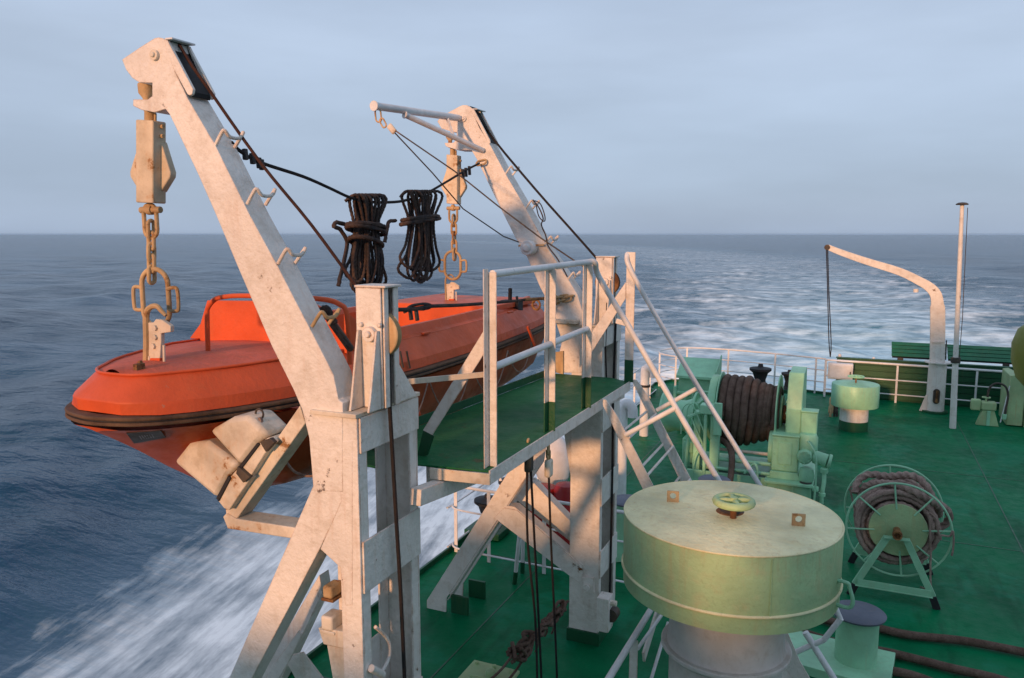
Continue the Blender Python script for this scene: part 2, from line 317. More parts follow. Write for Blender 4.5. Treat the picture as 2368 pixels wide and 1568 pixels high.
obj('wall', MB().box(-1.80, 7.0, -13.0, -8.0, 0.0, 8.0), WHT, dh, 0.02); obj('lower_shade_block', MB().box(-6.4, -3.31, -13.0, -8.01, 0.0, 4.25), WHT, dh, 0.02); obj('middle_shade_block', MB().box(-3.30, -2.46, -13.0, -8.02, 0.0, 5.35), WHT, dh, 0.02); obj('side_shade_block', MB().box(-2.45, -1.81, -13.0, -8.03, 0.0, 4.3), WHT, dh, 0.02)  # unseen stepped blocks beside the wall, heights and edges set for their shade
for k in range(3): obj('window', MB().box(0.2+k*2.1, 1.1+k*2.1, -8.0, -7.97, 4.6, 5.6), BLK, dh, 0.005)

st_ = MB()
for y in (5.9, 9.3, 12.4, 16.1): st_.box(DX0+0.1, DX1-0.1, y, y+0.02, 0.0, 0.004)
for x in (-3.7, -1.1, 2.3): st_.box(x, x+0.018, 0, 21, 0.0, 0.0045)
o = obj('deck_seam', st_, DGRN); tag(o, 'thin weld seams across the green deck', kind='structure')

# ------------------------------------------------------------------ shared bits
def px(pts, **k): return [P(*q, **k) for q in pts]
def link_pts(c, ax, side, ln, wd, n=10):                       # an oval chain link: long axis ax, wide axis side
    c = Vector(c); ax = Vector(ax).normalized(); side = Vector(side).normalized(); o = []; h = ln/2 - wd/2
    for k in range(n): a = math.pi*k/(n-1); o.append(c + ax*(h + math.sin(a)*wd/2) + side*math.cos(a)*wd/2)
    for k in range(n): a = math.pi*k/(n-1); o.append(c - ax*(h + math.sin(a)*wd/2) - side*math.cos(a)*wd/2)
    return o
def chain(p0, p1, n, r, mat, parent, sag=0.0, wd=None):
    p0 = Vector(p0); p1 = Vector(p1); d_ = p1 - p0; ln = d_.length/n*1.0
    a0 = d_.normalized(); ref = Vector((0, 1, 0)) if abs(a0.y) < 0.8 else Vector((0, 0, 1)); s1 = a0.cross(ref).normalized(); s2 = a0.cross(s1)
    for k in range(n):
        c = p0 + d_*((k+0.5)/n) + Vector((0, 0, -sag*4*((k+.5)/n)*(1-(k+.5)/n)))
        obj('link', MB().tube(link_pts(c, a0, (s1 if k % 2 else s2), ln+2*r*1.5, wd or ln*0.62), r, 8, True), mat, parent, label=None)
def bolt(mb, p, ax, r=0.02, h=0.02): mb.cyl(p, Vector(p) + Vector(ax).normalized()*h, r, r, 6)

# ------------------------------------------------------------------ DAVITS
def davit(near):
    if near:
        Y0 = 3.40; DY = 0.165
        root = thing('boat_davit', 'tall white davit nearest the viewer, sunlit arm leaning out over the orange boat', 'davit', (-2.5, Y0, 0), 'davits carrying the rescue boat')
        armpx = [(281.6,137.4),(325,108),(357.3,87.8),(366,86),(376,88),(384,94),(404,165),(431.6,224),(497.7,337),(574.8,493.4),(642,617),(698,725.7),(751,828),(771,868),(782,924),(792,932),(793,1138),(724.6,1134.8),(714.7,1013),(698.2,947),(678.4,900.8),(628.8,801.7),(549.5,616.7),(497.7,493.4),(459.2,405.8),(391.7,264),(382,251.6),(357.3,259.9),(327,254.4),(307.2,244.8),(307.7,229.6),(340.8,230),(351.8,222),(351.8,191),(321.5,191),(305,180),(291,161)]
        head_end = 36
    else:
        Y0 = 7.60; DY = 0.20
        root = thing('boat_davit', 'white davit farther aft, with a small pipe boom at its head', 'davit', (-2.5, Y0, 0), 'davits carrying the rescue boat')
        armpx = [(1018,270),(1062,246),(1070.4,242.8),(1080,243),(1088,250),(1108,295),(1136,340),(1169.5,403),(1215.8,482.4),(1265,571.6),(1315,647.6),(1334.8,680.6),(1350,730),(1352,862),(1283,862),(1299.5,788.5),(1276,716),(1248.9,664),(1219,594.7),(1189.4,545),(1153,472.5),(1103.5,370),(1090,347),(1057,347),(1031,338.6),(1027.5,330.4),(1048,330),(1056,322),(1056,306),(1047,305.6),(1020.9,297.3),(1011,280.8)]
    pts = px(armpx, Y=Y0)
    arm = obj('arm', MB().prism(pts, (0, DY, 0)), WHT, root, 0.004)
    # flange strip standing proud along the outboard edge and the inboard face
    # rungs on the inboard face
    if near: rg = [((498,337),(536,326),(8)),((572,472),(607,462),0),((643,610),(672,600),0),((722,755),(752,742),0)]
    else: rg = [((1169,403),(1180,393),0),((1216,482),(1226,472),0),((1260,565),(1270,556),0),((1312,648),(1322,638),0)]
    for i, (a, b, _) in enumerate(rg):
        A = P(*a, Y=Y0+0.01); B = A + Vector((0, DY-0.02, 0)); out_ = Vector((0.060, 0, 0.080))
        path = [A, A + out_*0.85, A + out_ + Vector((0.008, 0.006, 0)), A + out_ + Vector((0.012, 0.04, -0.032)), A + out_ + Vector((0.012, DY-0.05, -0.030)), B + out_ + Vector((0.022, -0.012, 0.004)), B + out_*0.85 + Vector((0.008, 0, 0)), B]
        obj('rung', MB().tube(smooth_path(path, 3), 0.0105, 8), GOLDR if (near and i == 3) else WHT, root)
    # two cheek plates at the head and a black strip between them as the shaded sheave slot
    if near: hp = [(381,91),(387.6,93.4),(447,206),(445,218),(440,221),(434,218),(404,163),(385,120)]
    else: hp = [(1084,245),(1096.8,254.4),(1133,323.8),(1134,331),(1130,334),(1108,290),(1092,262)]
    q = [P(*c, Y=Y0) for c in hp]
    for y_ in (-0.003, DY-0.017): obj('cheek_plate', MB().prism([p + Vector((0, y_, 0)) for p in q], (0, 0.02, 0)), WHT, root, 0.003)
    e_ = Vector((-0.022, 0, -0.012))
    obj('slot_shade', MB().prism([p + e_*(0.9 if k in (1, 2, 3) else -0.2) + Vector((0, 0.0175, 0)) for k, p in enumerate(q)], (0, DY-0.035, 0)), BLK, root)
    q = [q[1], q[2]]
    obj('cap_plate', MB().prism([q[0]+Vector((-0.02,0.0,0.006)), q[0]+Vector((0.035,0.0,0.004)), q[0]+Vector((0.035,0.0,0.014)), q[0]+Vector((-0.02,0.0,0.016))], (0, DY+0.005, 0)), WHR, root, 0.002)
    hb = P(360, 128, Y=Y0) if near else P(1073, 275, Y=Y0)
    mb = MB(); mb.cyl(hb, hb + Vector((0, -0.018, 0)), 0.030); mb.cyl(hb + Vector((0, -0.018, 0)), hb + Vector((0, -0.03, 0)), 0.016, 0.013, 12); obj('pivot_pin', mb, WRU if near else WHT, root, 0.003)
    # upright box: two channels front and rear with battens on the inboard side
    if near: xa, xb, ya, yb, zt = -2.66, -2.42, Y0, 4.03, 3.42
    else: xa, xb, ya, yb, zt = -2.69, -2.36, Y0, 8.25, 3.45
    for (y0, y1, wy) in ((ya, ya+0.13, ya), (yb-0.13, yb, yb-0.015)):
        mb = MB(); xa_ = xa; xa = (-2.555 if near and wy == ya else xa)
        if wy == ya:
            mb.box(xa, xb, ya+0.004, ya+0.018, 0, zt)                            # web facing forward
            mb.box(xb-0.015, xb, ya+0.0185, ya+0.09, 0, zt); mb.box(xa, xa+0.015, ya+0.0185, ya+0.11, 0, zt)
            mb.prism([(xb-0.10, ya+0.11, 0), (xb-0.02, ya+0.11, 0), (xb-0.02, ya+0.11, zt), (xb-0.10, ya+0.11, zt)], (0, 0.012, 0))
        else:
            mb.box(xa, xb, yb-0.015, yb, 0, zt); mb.box(xb-0.015, xb, yb-0.09, yb-0.0155, 0, zt); mb.box(xa, xa+0.015, yb-0.11, yb-0.0155, 0, zt)
        obj('upright', mb, WHT, root, 0.003); xa = xa_
    obj('web_plate', MB().box(xa+0.0, xa+0.012, ya+0.12, yb-0.12, 0, 1.9 if near else zt), WHT, root, 0.003)
    if near: obj('web_plate', MB().box(xa-0.01, -2.50, ya+0.13, ya+0.142, 0, zt-0.6), WHT, root, 0.003)
    obj('top_plate', MB().box(xa-0.05, xb+0.012, ya-0.02, yb+0.02, zt+0.001, zt+0.026), WRU, root, 0.004)
    obj('batten', MB().box(xb+0.001, xb+0.013, ya+0.02, yb-0.002, zt-0.20, zt-0.001), WHT, root, 0.003)
    for z_ in ((2.42, 1.30, 0.35) if near else (2.35, 1.55, 0.75)):
        obj('batten', MB().box(xb+0.001, xb+0.013, ya+0.02, yb-0.002, z_, z_+0.30), WHT, root, 0.003)
    if not near:
        mb = MB().box(xa-0.02, xb+0.02, ya-0.02, yb+0.02, 0, 0.14); obj('foot_plate', mb, DGRN, root, 0.004)
    # sheave bracket on top: box column with two gussets
    if near: c0, c1, ct = P(822, 690, Y=3.55), P(884, 680, Y=3.55), 4.11
    else: c0, c1, ct = P(1378, 610, Y=7.75), P(1418, 605, Y=7.75), 4.16
    x0, x1 = c0.x, c1.x; yc = c0.y; fy = yc + 0.16
    mb = MB(); mb.box(x0, x1-0.012, yc, yc+0.014, zt+0.028, ct); mb.box(x1-0.012, x1, yc+0.0145, yc+0.06, zt+0.028, ct); mb.box(x0, x0+0.012, yc+0.0145, yc+0.06, zt+0.028, ct); mb.box(x0, x1-0.012, fy-0.014, fy, zt+0.028, ct); mb.box(x1-0.012, x1, fy-0.05, fy, zt+0.028, ct)
    mb.box(x0-0.005, x1+0.02, yc-0.004, fy+0.004, ct+0.001, ct+0.014); obj('bracket_column', mb, WHT, root, 0.004)
    zc = ct - 0.25
    obj('interior_shade', MB().box(x0+0.02, x1-0.02, yc+0.062, yc+0.10, zt+0.03, ct-0.01), BLK, root)  # black box put inside as the column's shaded interior
    for xx in (x0+0.02, x1-0.035):
        mb = MB(); mb.prism([(xx, yc-0.002, zt+0.028), (xx, yc-0.12, zt+0.028), (xx, yc-0.10, zt+0.10), (xx, yc-0.028, zc+0.02), (xx, yc-0.002, zc+0.02)], (0.014, 0, 0)); obj('gusset', mb, WHT, root, 0.003)
        mb = MB(); mb.prism([(xx, fy+0.002, zt+0.028), (xx, fy+0.22, zt+0.028), (xx, fy+0.02, zt+0.26), (xx, fy+0.002, zt+0.26)], (0.014, 0, 0)); obj('gusset', mb, WHT, root, 0.003)
    mb = MB(); cc = Vector(((x0+x1)/2+0.01, yc, zc)); mb.cyl(cc, cc + Vector((0, -0.03, 0)), 0.042); mb.cyl(cc + Vector((0, -0.03, 0)), cc + Vector((0, -0.045, 0)), 0.02, 0.016, 12)
    for dx_ in (-0.06, 0.06): bolt(mb, cc + Vector((dx_, 0, 0.05)), (0, -1, 0), 0.014, 0.018)
    obj('sheave_pin', mb, WHT, root, 0.003)
    sc_ = Vector(((x0+x1)/2+0.012, (yc+fy)/2, zc-0.01)); mb = MB().lathe([(0.03, -0.025), (0.125, -0.025), (0.13, -0.02), (0.105, -0.004), (0.105, 0.004), (0.13, 0.02), (0.125, 0.025), (0.03, 0.025)], sc_, (0, 1, 0), 40)
    obj('sheave', mb, RUSTM if not near else GOLDR, root)
    # raking leg outboard, front and rear members
    if near:
        LP = [(725.8,1120),(788,1120),(790,1160),(777,1190.4),(739,1269.7),(583.7,1566),(500,1725),(448,1725),(530.8,1566)]
    else:
        LP = [(1185,1076),(1232,1040),(1224.6,1091),(1142,1215),(1033,1382),(1031,1425),(987,1412),(987,1388.6)]
    obj('leg', MB().prism(px(LP, Y=Y0+0.001), (0, 0.014, 0)), WHT, root, 0.003)
    a = P(777, 1195, Y=Y0) if near else P(1226, 1090, Y=Y0); b = P(500, 1725, Y=Y0) if near else P(1034, 1390, Y=Y0)
    n_ = Vector((b-a)); n_ = Vector((n_.z, 0, -n_.x)).normalized(); n_ = n_ if n_.x < 0 else -n_
    obj('leg_flange', MB().prism([a + Vector((0, .0155, 0)), b + Vector((0, .0155, 0)), b + n_*0.012 + Vector((0, .0155, 0)), a + n_*0.012 + Vector((0, .0155, 0))], (0, 0.13, 0)), WHT, root, 0.002)
    off = Vector((0, yb-ya-0.13, 0))
    if near:
        RP = [(925,850),(945,890),(700,1590),(640,1700),(500,1700)]
        rb = px([(737,1300),(775,1400),(690,1620),(520,1700),(560,1610)], Y=Y0+0.5)
        obj('leg', MB().prism(px([(738,1330),(745,1372),(652,1568),(560,1740),(500,1740),(597,1568)], Y=Y0+0.48), (0, 0.10, 0)), WHT, root, 0.003)
        obj('leg_flange', MB().prism(px([(690,1459),(697,1470),(668,1530),(628,1600),(600,1600),(625,1545)], Y=Y0+0.30), (0, 0.014, 0)), WHT, root, 0.003)
        obj('leg_brace', MB().prism(px([(655,1520),(700,1508),(770,1600),(740,1640),(700,1600)], Y=Y0+0.40), (0, 0.012, 0)), WHT, root, 0.003)
        obj('knee_plate', MB().prism(px([(775,1020),(775,1190),(740.6,1269.7),(786.9,1312.6),(798,1400),(815,1400),(815,1020)], Y=Y0+0.002), (0, 0.012, 0)), WHT, root, 0.003)
    else:
        obj('leg', MB().prism([p + Vector((0, 0.42, 0)) for p in px(LP, Y=Y0)], (0, 0.014, 0)), WHT, root, 0.003)
        BP = [(1165,1174),(1195,1180),(1347,1312),(1347,1355),(1142,1197)]
        obj('brace', MB().prism(px(BP, Y=Y0-0.012), (0, 0.012, 0)), WHT, root, 0.003)
        obj('brace', MB().prism([P(*c, Y=Y0) for c in ((1160,1168),(1190,1172),(1350,1308),(1350,1316),(1160,1176))], (0, 0.14, 0)), WHT, root, 0.003)
        obj('brace', MB().prism([p + Vector((0, 0.30, 0.1)) for p in px([(1175,1150),(1205,1150),(1347,1300),(1347,1335),(1150,1180)], Y=Y0)], (0, 0.13, 0)), WHT, root, 0.003)
        obj('gusset', MB().prism(px([(1300,975),(1345,975),(1345,1270)], Y=Y0+0.05), (0, 0.05, 0)), WHT, root, 0.003)
        pin = P(1359, 1355, Y=Y0); mb = MB(); mb.prism(px([(1346,1335),(1373,1337),(1373,1372),(1346,1370)], Y=Y0-0.03), (0, 0.03, 0)); mb.cyl(pin + Vector((0, -0.03, 0)), pin + Vector((0, -0.055, 0)), 0.035); obj('pin_plate', mb, WHT, root, 0.003)
        for yy in (0, 0.45): obj('leg_shoe', MB().box(P(1080,1395,Y=Y0).x-0.22, P(1080,1395,Y=Y0).x, Y0+yy+0.016, Y0+yy+0.05, 0, 0.22), DGRN, root, 0.003)
    # boat cradle arms
    if near:
        cr_ = root
        obj('cradle_arm', MB().prism(px([(693,938),(706,979),(549,1198),(524,1203),(521,1176),(632,1026)], Y=Y0+0.02), (0, 0.13, 0)), WRU, root, 0.005)
        obj('cradle_arm', MB().prism(px([(515,1195),(523,1187),(545,1200),(705,1224),(702,1250),(526,1223)], Y=Y0+0.01), (0, 0.15, 0)), WRU, root, 0.006)
        def chock(pl, y0, dd): return MB().prism(px(pl, Y=Y0+y0), (0, dd, 0))
        obj('cradle_pad', chock([(481,996),(535,965),(573,961),(618,1007),(594,1026),(554,1078)], -0.05, 0.21), WRU, root, 0.03)
        obj('cradle_pad', chock([(399,1069),(434,1025),(476,1021),(551,1076),(526,1101),(499,1154)], -0.05, 0.21), WRU, root, 0.03)
        obj('cradle_seat', chock([(557,1081),(597,1027),(620,1012),(634,1024),(612,1050),(578,1104)], -0.03, 0.17), WRU, root, 0.005)
        obj('cradle_seat', chock([(504,1158),(530,1105),(553,1080),(580,1106),(560,1134),(530,1180),(518,1176)], -0.03, 0.17), WRU, root, 0.005)
        obj('gap_shade', chock([(552,1078),(594,1024),(600,1028),(558,1084)], -0.04, 0.19), BLK, root, 0.003)  # black strips painted in as the shaded gaps between pads and seats
        obj('gap_shade', chock([(499,1152),(527,1100),(533,1106),(505,1160)], -0.04, 0.19), BLK, root, 0.003)
        obj('torn_packing', chock([(549,1078),(578,1104),(562,1117),(545,1095)], -0.055, 0.03), DIRON, root, 0.004)
        obj('torn_packing', chock([(600,1022),(624,1013),(634,1024),(614,1046)], -0.045, 0.03), DIRON, root, 0.004)
        # junction fittings between the uprights
        for (xx, yy, w, h, rb_) in ((768,1363,15,17,1),(767,1434,19,20,0)):
            c = P(xx, yy, Y=Y0+0.07); s_ = c.y/F*1.1
            mb = MB().box(c.x-w*s_, c.x+w*s_, c.y-0.05, c.y+0.06, c.z-h*s_, c.z+h*s_); obj('fitting_box', mb, GOLDR if rb_ else WRU, root, 0.012)
            mb = MB().box(c.x-w*s_*1.3, c.x+w*s_*1.3, c.y-0.05, c.y+0.08, c.z-h*s_-0.018, c.z-h*s_-0.001); obj('fitting_shelf', mb, RUSTM if rb_ else WRU, root, 0.003)
        mb = MB().prism(px([(736,1452),(800,1462),(800,1500),(748,1490)], Y=Y0+0.03), (0, 0.12, 0)); obj('fitting_bracket', mb, WRU, root, 0.003)
        mb = MB().prism(px([(756,1492),(800,1500),(800,1600),(775,1600)], Y=Y0+0.04), (0, 0.03, 0)); obj('fitting_bracket', mb, WRU, root, 0.003)
        obj('bent_handle', MB().tube(smooth_path(px([(868,1450),(888,1468),(900,1490),(899,1520),(888,1545),(878,1556)], X=-2.40), 5), 0.011, 8), WHT, root)
        mb = MB().cyl(P(858,1545,X=-2.40), P(885,1560,X=-2.40), 0.022); obj('handle_hub', mb, WHT, root, 0.003)
    else:
        A = P(866, 245, Y=6.2); B = P(1060, 273, Y=7.56); ax_ = (B-A).normalized()
        mb = MB(); mb.tube([A, B], 0.036, 16); mb.cyl(A - ax_*0.014, A + ax_*0.002, 0.047); obj('boom', mb, WHR, root, 0.003)
        A2 = P(937, 266, Y=6.62); B2 = P(1117, 348, Y=7.585); a2 = (B2-A2).normalized(); mb = MB(); mb.tube([A2, B2], 0.027, 14); mb.cyl(A2 - a2*0.012, A2 + a2*0.002, 0.036); obj('boom_brace', mb, WHR, root, 0.003)
        obj('boom_strut', MB().bar(A.lerp(B, 0.84), A2.lerp(B2, 0.60), 0.02, 0.03), WHT, root)
        c = A + ax_*0.05 + Vector((0, 0, -0.08)); obj('shackle', MB().tube(link_pts(c, (0.1, 0, -1), (1, 0, 0), 0.12, 0.06), 0.008, 8, True), GOLDR, root)
        obj('shackle', MB().tube(link_pts(c + Vector((0.05, 0, -0.07)), (0.6, 0, -1), (1, 0, 0.6), 0.09, 0.045), 0.008, 8, True), GOLDR, root)
        c = P(906, 298, Y=6.25); mb = MB(); ax = Vector((0.5, 0, -0.55)).normalized(); mb.bar(c - ax*0.05, c + ax*0.05, 0.03, 0.06, (0.6, 0, 0.55)); obj('snatch_block', mb, WRU, root, 0.015)
        # fairlead drum clamped on the arm
        c = P(1228, 573, Y=Y0-0.01); mb = MB(); mb.cyl(c, c + Vector((0, -0.12, 0)), 0.075); mb.cyl(c + Vector((0, -0.12, 0)), c + Vector((0, -0.14, 0)), 0.05, 0.03); obj('floodlight', mb, WHR, root, 0.006)
        obj('lamp_bracket', MB().bar(c + Vector((-0.13, -0.03, 0.02)), c + Vector((0.16, -0.03, 0.03)), 0.02, 0.02), GOLDR, root, 0.003)
        # shelf and rusty base block against the platform
        mb = MB().box(P(1277,750,Y=Y0).x, P(1340,750,Y=Y0).x, Y0-0.12, Y0, P(1290,745,Y=Y0).z, P(1290,737,Y=Y0).z); obj('shelf', mb, WRU, root, 0.004)
        mb = MB().prism(px([(1280,815),(1302,812),(1302,866),(1279,860)], Y=Y0-0.03), (0, 0.03, 0)); obj('base_block', mb, GOLDR, root, 0.003)
        # lifting eye on arm for the span rope
        obj('shackle', MB().tube(link_pts(P(1113,376,Y=Y0-0.03), (1,0,0.15), (0,0.6,1), 0.12, 0.06), 0.010, 8, True), GOLDR, root)
        obj('tie_rope', MB().tube(smooth_path(px([(1232,462),(1246,480),(1256,505),(1252,520),(1262,545),(1268,570),(1290,600),(1312,640)], Y=Y0-0.02), 5), 0.007, 6), ROPEK, root)
        obj('tie_rope', MB().tube(smooth_path(px([(1236,464),(1250,472),(1260,500),(1258,512),(1246,500),(1240,475)], Y=Y0+0.02), 5), 0.006, 6), ROPEK, root)
    return root
dv1 = davit(True); dv2 = davit(False)

# ------------------------------------------------------------------ falls: floating block, chain, ring (hangs from each davit head)
def fall(name_lbl, Yc, blk, chn, ring, hook, s):
    # blk = (cx, top, bottom, halfwidth) in sighted units ; s = metres per unit there
    root = thing('hoisting_block', name_lbl, 'block and chain', P(blk[0], blk[1], Y=Yc), 'block and chain falls on the davit heads')
    c = lambda x, y, dy=0: P(x, y, Y=Yc) + Vector((0, dy, 0))
    x, t, b, w = blk
    mb = MB().prism([c(x-w*0.65, t, -0.06), c(x+w*1.15, t+2, -0.06), c(x+w*1.15, b, -0.06), c(x-w*0.65, b-2, -0.06)], (0, 0.10, 0)); bd = obj('block_body', mb, CREAM, root, 0.008)
    for sx, dy in ((-1, -0.03), (1, 0.0)):
        m_ = (t+b)/2; xx = x + w*0.2
        mb = MB().prism([c(xx+sx*w*0.9, t+(b-t)*0.25, dy), c(xx+sx*w*1.9, t+(b-t)*0.62, dy), c(xx+sx*w*1.85, t+(b-t)*0.68, dy), c(xx+sx*w*0.9, t+(b-t)*0.86, dy), c(xx+sx*w*0.3, t+(b-t)*0.86, dy), c(xx+sx*w*0.3, t+(b-t)*0.25, dy)], (0, 0.05, 0)); obj('cheek_plate', mb, CREAM, root, 0.006)
    mb = MB(); hx = x - w*0.45; mb.cyl(c(x, t+1), c(x, t-(b-t)*0.20), 0.032 if w > 18 else 0.03); mb.lathe([(0.001, 0), (0.044, 0.0), (0.046, -0.01), (0.044, -0.055), (0.022, -0.085), (0.02, -0.16), (0.001, -0.16)], c(hx, t-(b-t)*0.445), seg=24)
    mb.cyl(c(x+w*0.55, t+2), c(x+w*0.55, t-(b-t)*0.09), 0.008); obj('stem', mb, GOLDR, root, 0.002)
    for yy in (t+14, t+36): mb = MB(); bolt(mb, c(x+w*1.15, yy*1.0, 0), (1, 0, 0), 0.012, 0.02); obj('bolt', mb, GOLDR, root)
    # swivel shackle
    y1, y2 = chn; sk = c(x+1, b+ (y1-b)*0.5); mb = MB().cyl(sk + Vector((-w*1.0*s, 0, 0)), sk + Vector((w*1.05*s, 0, 0)), 0.020, seg=16); mb.cyl(sk + Vector((-0.02, 0, 0)), sk + Vector((0.02, 0, 0)), 0.03, seg=16); mb.cyl(c(x, b), sk, 0.02, seg=12); obj('shackle_pin', mb, GOLDR, root, 0.003)
    obj('shackle', MB().tube(link_pts(c(x+1, (b+y1)/2+(y1-b)*0.9), (0, 0, 1), (1, 0, 0), (y1-b)*1.9*s, w*1.3*s), 0.013, 8, True), GOLDR, root)
    n_ = 5; chain(c(x+2, y1+(y1-b)*0.6), c(x+4, y2), n_, 0.0125, GOLDR, root)
    rx, r1, r2, rw = ring
    cc = c(rx, (r1+r2)/2); obj('ring', MB().tube(link_pts(cc, (0, 0, 1), (1, 0.15, 0), (r2-r1)*s, rw*2*s, 14), 0.0155, 10, True), GOLDR, root)
    for sx in (-1, 1):
        hh = (r2-r1)*s
        e0 = cc + Vector((sx*rw*s, 0, hh*0.16)); e1 = cc + Vector((sx*rw*s, 0, -hh*0.22)); ex = Vector((sx*rw*0.72*s, sx*0.02, 0))
        obj('side_handle', MB().tube(smooth_path([e0, e0 + ex*0.8 + Vector((0, 0, 0.008)), e0 + ex + Vector((0, 0, -0.02)), e1 + ex + Vector((0, 0, 0.02)), e1 + ex*0.8, e1], 4), 0.0115, 8), GOLDR, root)
    return root
sn = 3.5/ F * 1.22; sf = 7.7/F*1.12
fall('cream block and rusty chain hanging from the nearest davit head', 3.50, (347, 279, 471, 22), (500, 648), (360, 640, 737, 26), None, P(360, 700, Y=3.5).x - P(359, 700, Y=3.5).x)
fall('smaller cream block and chain hanging from the far davit head', 7.70, (1047, 358, 473, 14), (490, 598), (1047, 585, 642, 17), None, P(1040, 600, Y=7.7).x - P(1039, 600, Y=7.7).x)

# ------------------------------------------------------------------ RESCUE BOAT
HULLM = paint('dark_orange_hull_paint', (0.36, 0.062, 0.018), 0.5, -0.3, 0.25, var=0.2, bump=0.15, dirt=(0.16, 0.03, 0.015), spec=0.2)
def boat():
    root = thing('rescue_boat', 'orange open rescue boat with dark rubber fender, hanging between the two davits', 'boat', (-3.98, 5.6, 2.5))
    st = [0.0, 0.05, 0.13, 0.28, 0.50, 0.8, 1.2, 1.7, 2.3, 3.1, 4.0, 4.8, 5.4, 5.75]
    wd = [0.18, 0.28, 0.37, 0.48, 0.59, 0.70, 0.80, 0.87, 0.92, 0.94, 0.94, 0.92, 0.88, 0.84]
    Yb = 2.96
    kl = [3.30, 3.27, 3.22, 3.12, 2.96, 2.76, 2.58, 2.53, 2.50, 2.49, 2.49, 2.50, 2.52, 2.55]
    def xc(s): return -3.86 - 0.06*s
    def zs(s): return 3.375 - 0.028*s + 0.0035*s*s
    def loft(mb, fn, wrap=False):
        ring = [fn(i) for i in range(len(st))]; n = len(ring[0])
        o_ = len(mb.v); mb.v += [tuple(p) for r_ in ring for p in r_]
        for i in range(len(st)-1):
            for k in range(n-1): mb.f.append((o_+i*n+k, o_+i*n+k+1, o_+(i+1)*n+k+1, o_+(i+1)*n+k))
        return ring
    def hullring(i):
        s = st[i]; w = wd[i]; k = kl[i]; z = zs(s) - 0.05; x = xc(s); y = Yb + s; q = min(1, s/1.0)
        half = [(0.0, k), (w*(0.20+0.25*q), k+(z-k)*(0.34-0.20*q)), (w*(0.50+0.25*q), k+(z-k)*(0.62-0.22*q)), (w*(0.80+0.12*q), k+(z-k)*0.84), (w*0.97, z)]
        return [Vector((x-a, y, b)) for a, b in reversed(half)] + [Vector((x+a, y, b)) for a, b in half[1:]]
    mb = MB(); r_ = loft(mb, hullring); n = len(r_[0]); o_ = (len(st)-1)*n
    mb.f.append(tuple(range(o_, o_+n))); mb.f.append(tuple(range(n-1, -1, -1)))
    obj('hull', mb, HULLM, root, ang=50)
    # fender: two rails with a groove, all round
    path = []
    for i in range(len(st)-1, -1, -1): path.append(Vector((xc(st[i]) - wd[i], Yb+st[i], zs(st[i]))))
    path.append(Vector((xc(0), Yb-0.035, zs(0))))
    for i in range(len(st)): path.append(Vector((xc(st[i]) + wd[i], Yb+st[i], zs(st[i]))))
    path = smooth_path(path, 3)
    def strip(dz, h, outw, mat, name):
        mb_ = MB(); n2 = len(path); cen = Vector((xc(2), Yb+2.5, 0)); vs = []
        for i, p in enumerate(path):
            a = path[max(0, i-1)]; b = path[min(n2-1, i+1)]; t_ = (b-a).normalized(); nn = Vector((t_.y, -t_.x, 0)).normalized()
            if nn.dot(p - Vector((xc(p.y-Yb), max(p.y, Yb+0.6), p.z))) < 0: nn = -nn
            for (u, z_) in ((-0.05, dz+h/2), (outw*0.75, dz+h/2), (outw, dz+h*0.25), (outw, dz-h*0.25), (outw*0.75, dz-h/2), (-0.05, dz-h/2)): vs.append(p + nn*u + Vector((0, 0, z_)))
        fs = [(i*6+k, (i+1)*6+k, (i+1)*6+(k+1) % 6, i*6+(k+1) % 6) for i in range(n2-1) for k in range(6)]
        mb_.add(vs, [tuple(reversed(f_)) for f_ in fs]); return obj(name, mb_, mat, root)
    strip(0.016, 0.020, 0.020, FEND, 'fender'); strip(-0.014, 0.020, 0.020, FEND, 'fender'); strip(0.001, 0.014, 0.010, BLK, 'fender_groove')
    # topsides band, bevelled shoulder, foredeck
    nf = 8                      # stations up to the windscreen at s ~1.55
    def shoulder(i):
        s = st[i]; w = wd[i]; x = xc(s); y = Yb+s; z = zs(s); ins = 0.17 if s > 0.3 else 0.17 - (0.3-s)*0.25; yy = y + (0.13*max(0, 1-s/0.55))
        zd = 3.60 if s < 1.6 else 3.573
        pts = [(w*0.965, z+0.03, y+0.03*(s < 0.1)), (w*0.95, z+0.10, y+0.02), (max(0.05, w-ins), zd, yy)]
        return [Vector((x-a, c_, b)) for a, b, c_ in pts] + [Vector((x+a, c_, b)) for a, b, c_ in reversed(pts)]
    mb = MB(); ring = [shoulder(i) for i in range(len(st))]
    for sgn, ids in ((0, (0, 1, 2)), (1, (5, 4, 3))):
        for i in range(len(st)-1):
            for k in range(2):
                q = [ring[i][ids[k]], ring[i][ids[k+1]], ring[i+1][ids[k+1]], ring[i+1][ids[k]]]
                mb.add(q, [(0, 1, 2, 3) if sgn == 0 else (3, 2, 1, 0)])
    mb.add([ring[0][k] for k in range(6)], [(0, 5, 4, 1), (1, 4, 3, 2)])
    mb.add([ring[-1][k] for k in range(6)], [(0, 1, 4, 5), (1, 2, 3, 4)])
    # weld duplicate corners
    uniq = {}; vv = []; ff = []
    for f_ in mb.f:
        g_ = []
        for i in f_:
            key = tuple(round(c, 4) for c in mb.v[i])
            if key not in uniq: uniq[key] = len(vv); vv.append(mb.v[i])
            g_.append(uniq[key])
        ff.append(tuple(g_))
    mb.v = vv; mb.f = ff
    obj('topsides', mb, ORG_M, root, 0.006, ang=25)
    LI, RI = 2, 3
    mb = MB(); fd = [i for i in range(len(st)) if st[i] <= 1.71]
    L_ = [ring[i][2] + Vector((0, 0, 0.001)) for i in fd]; R_ = [ring[i][3] + Vector((0, 0, 0.001)) for i in fd]
    vs = []; 
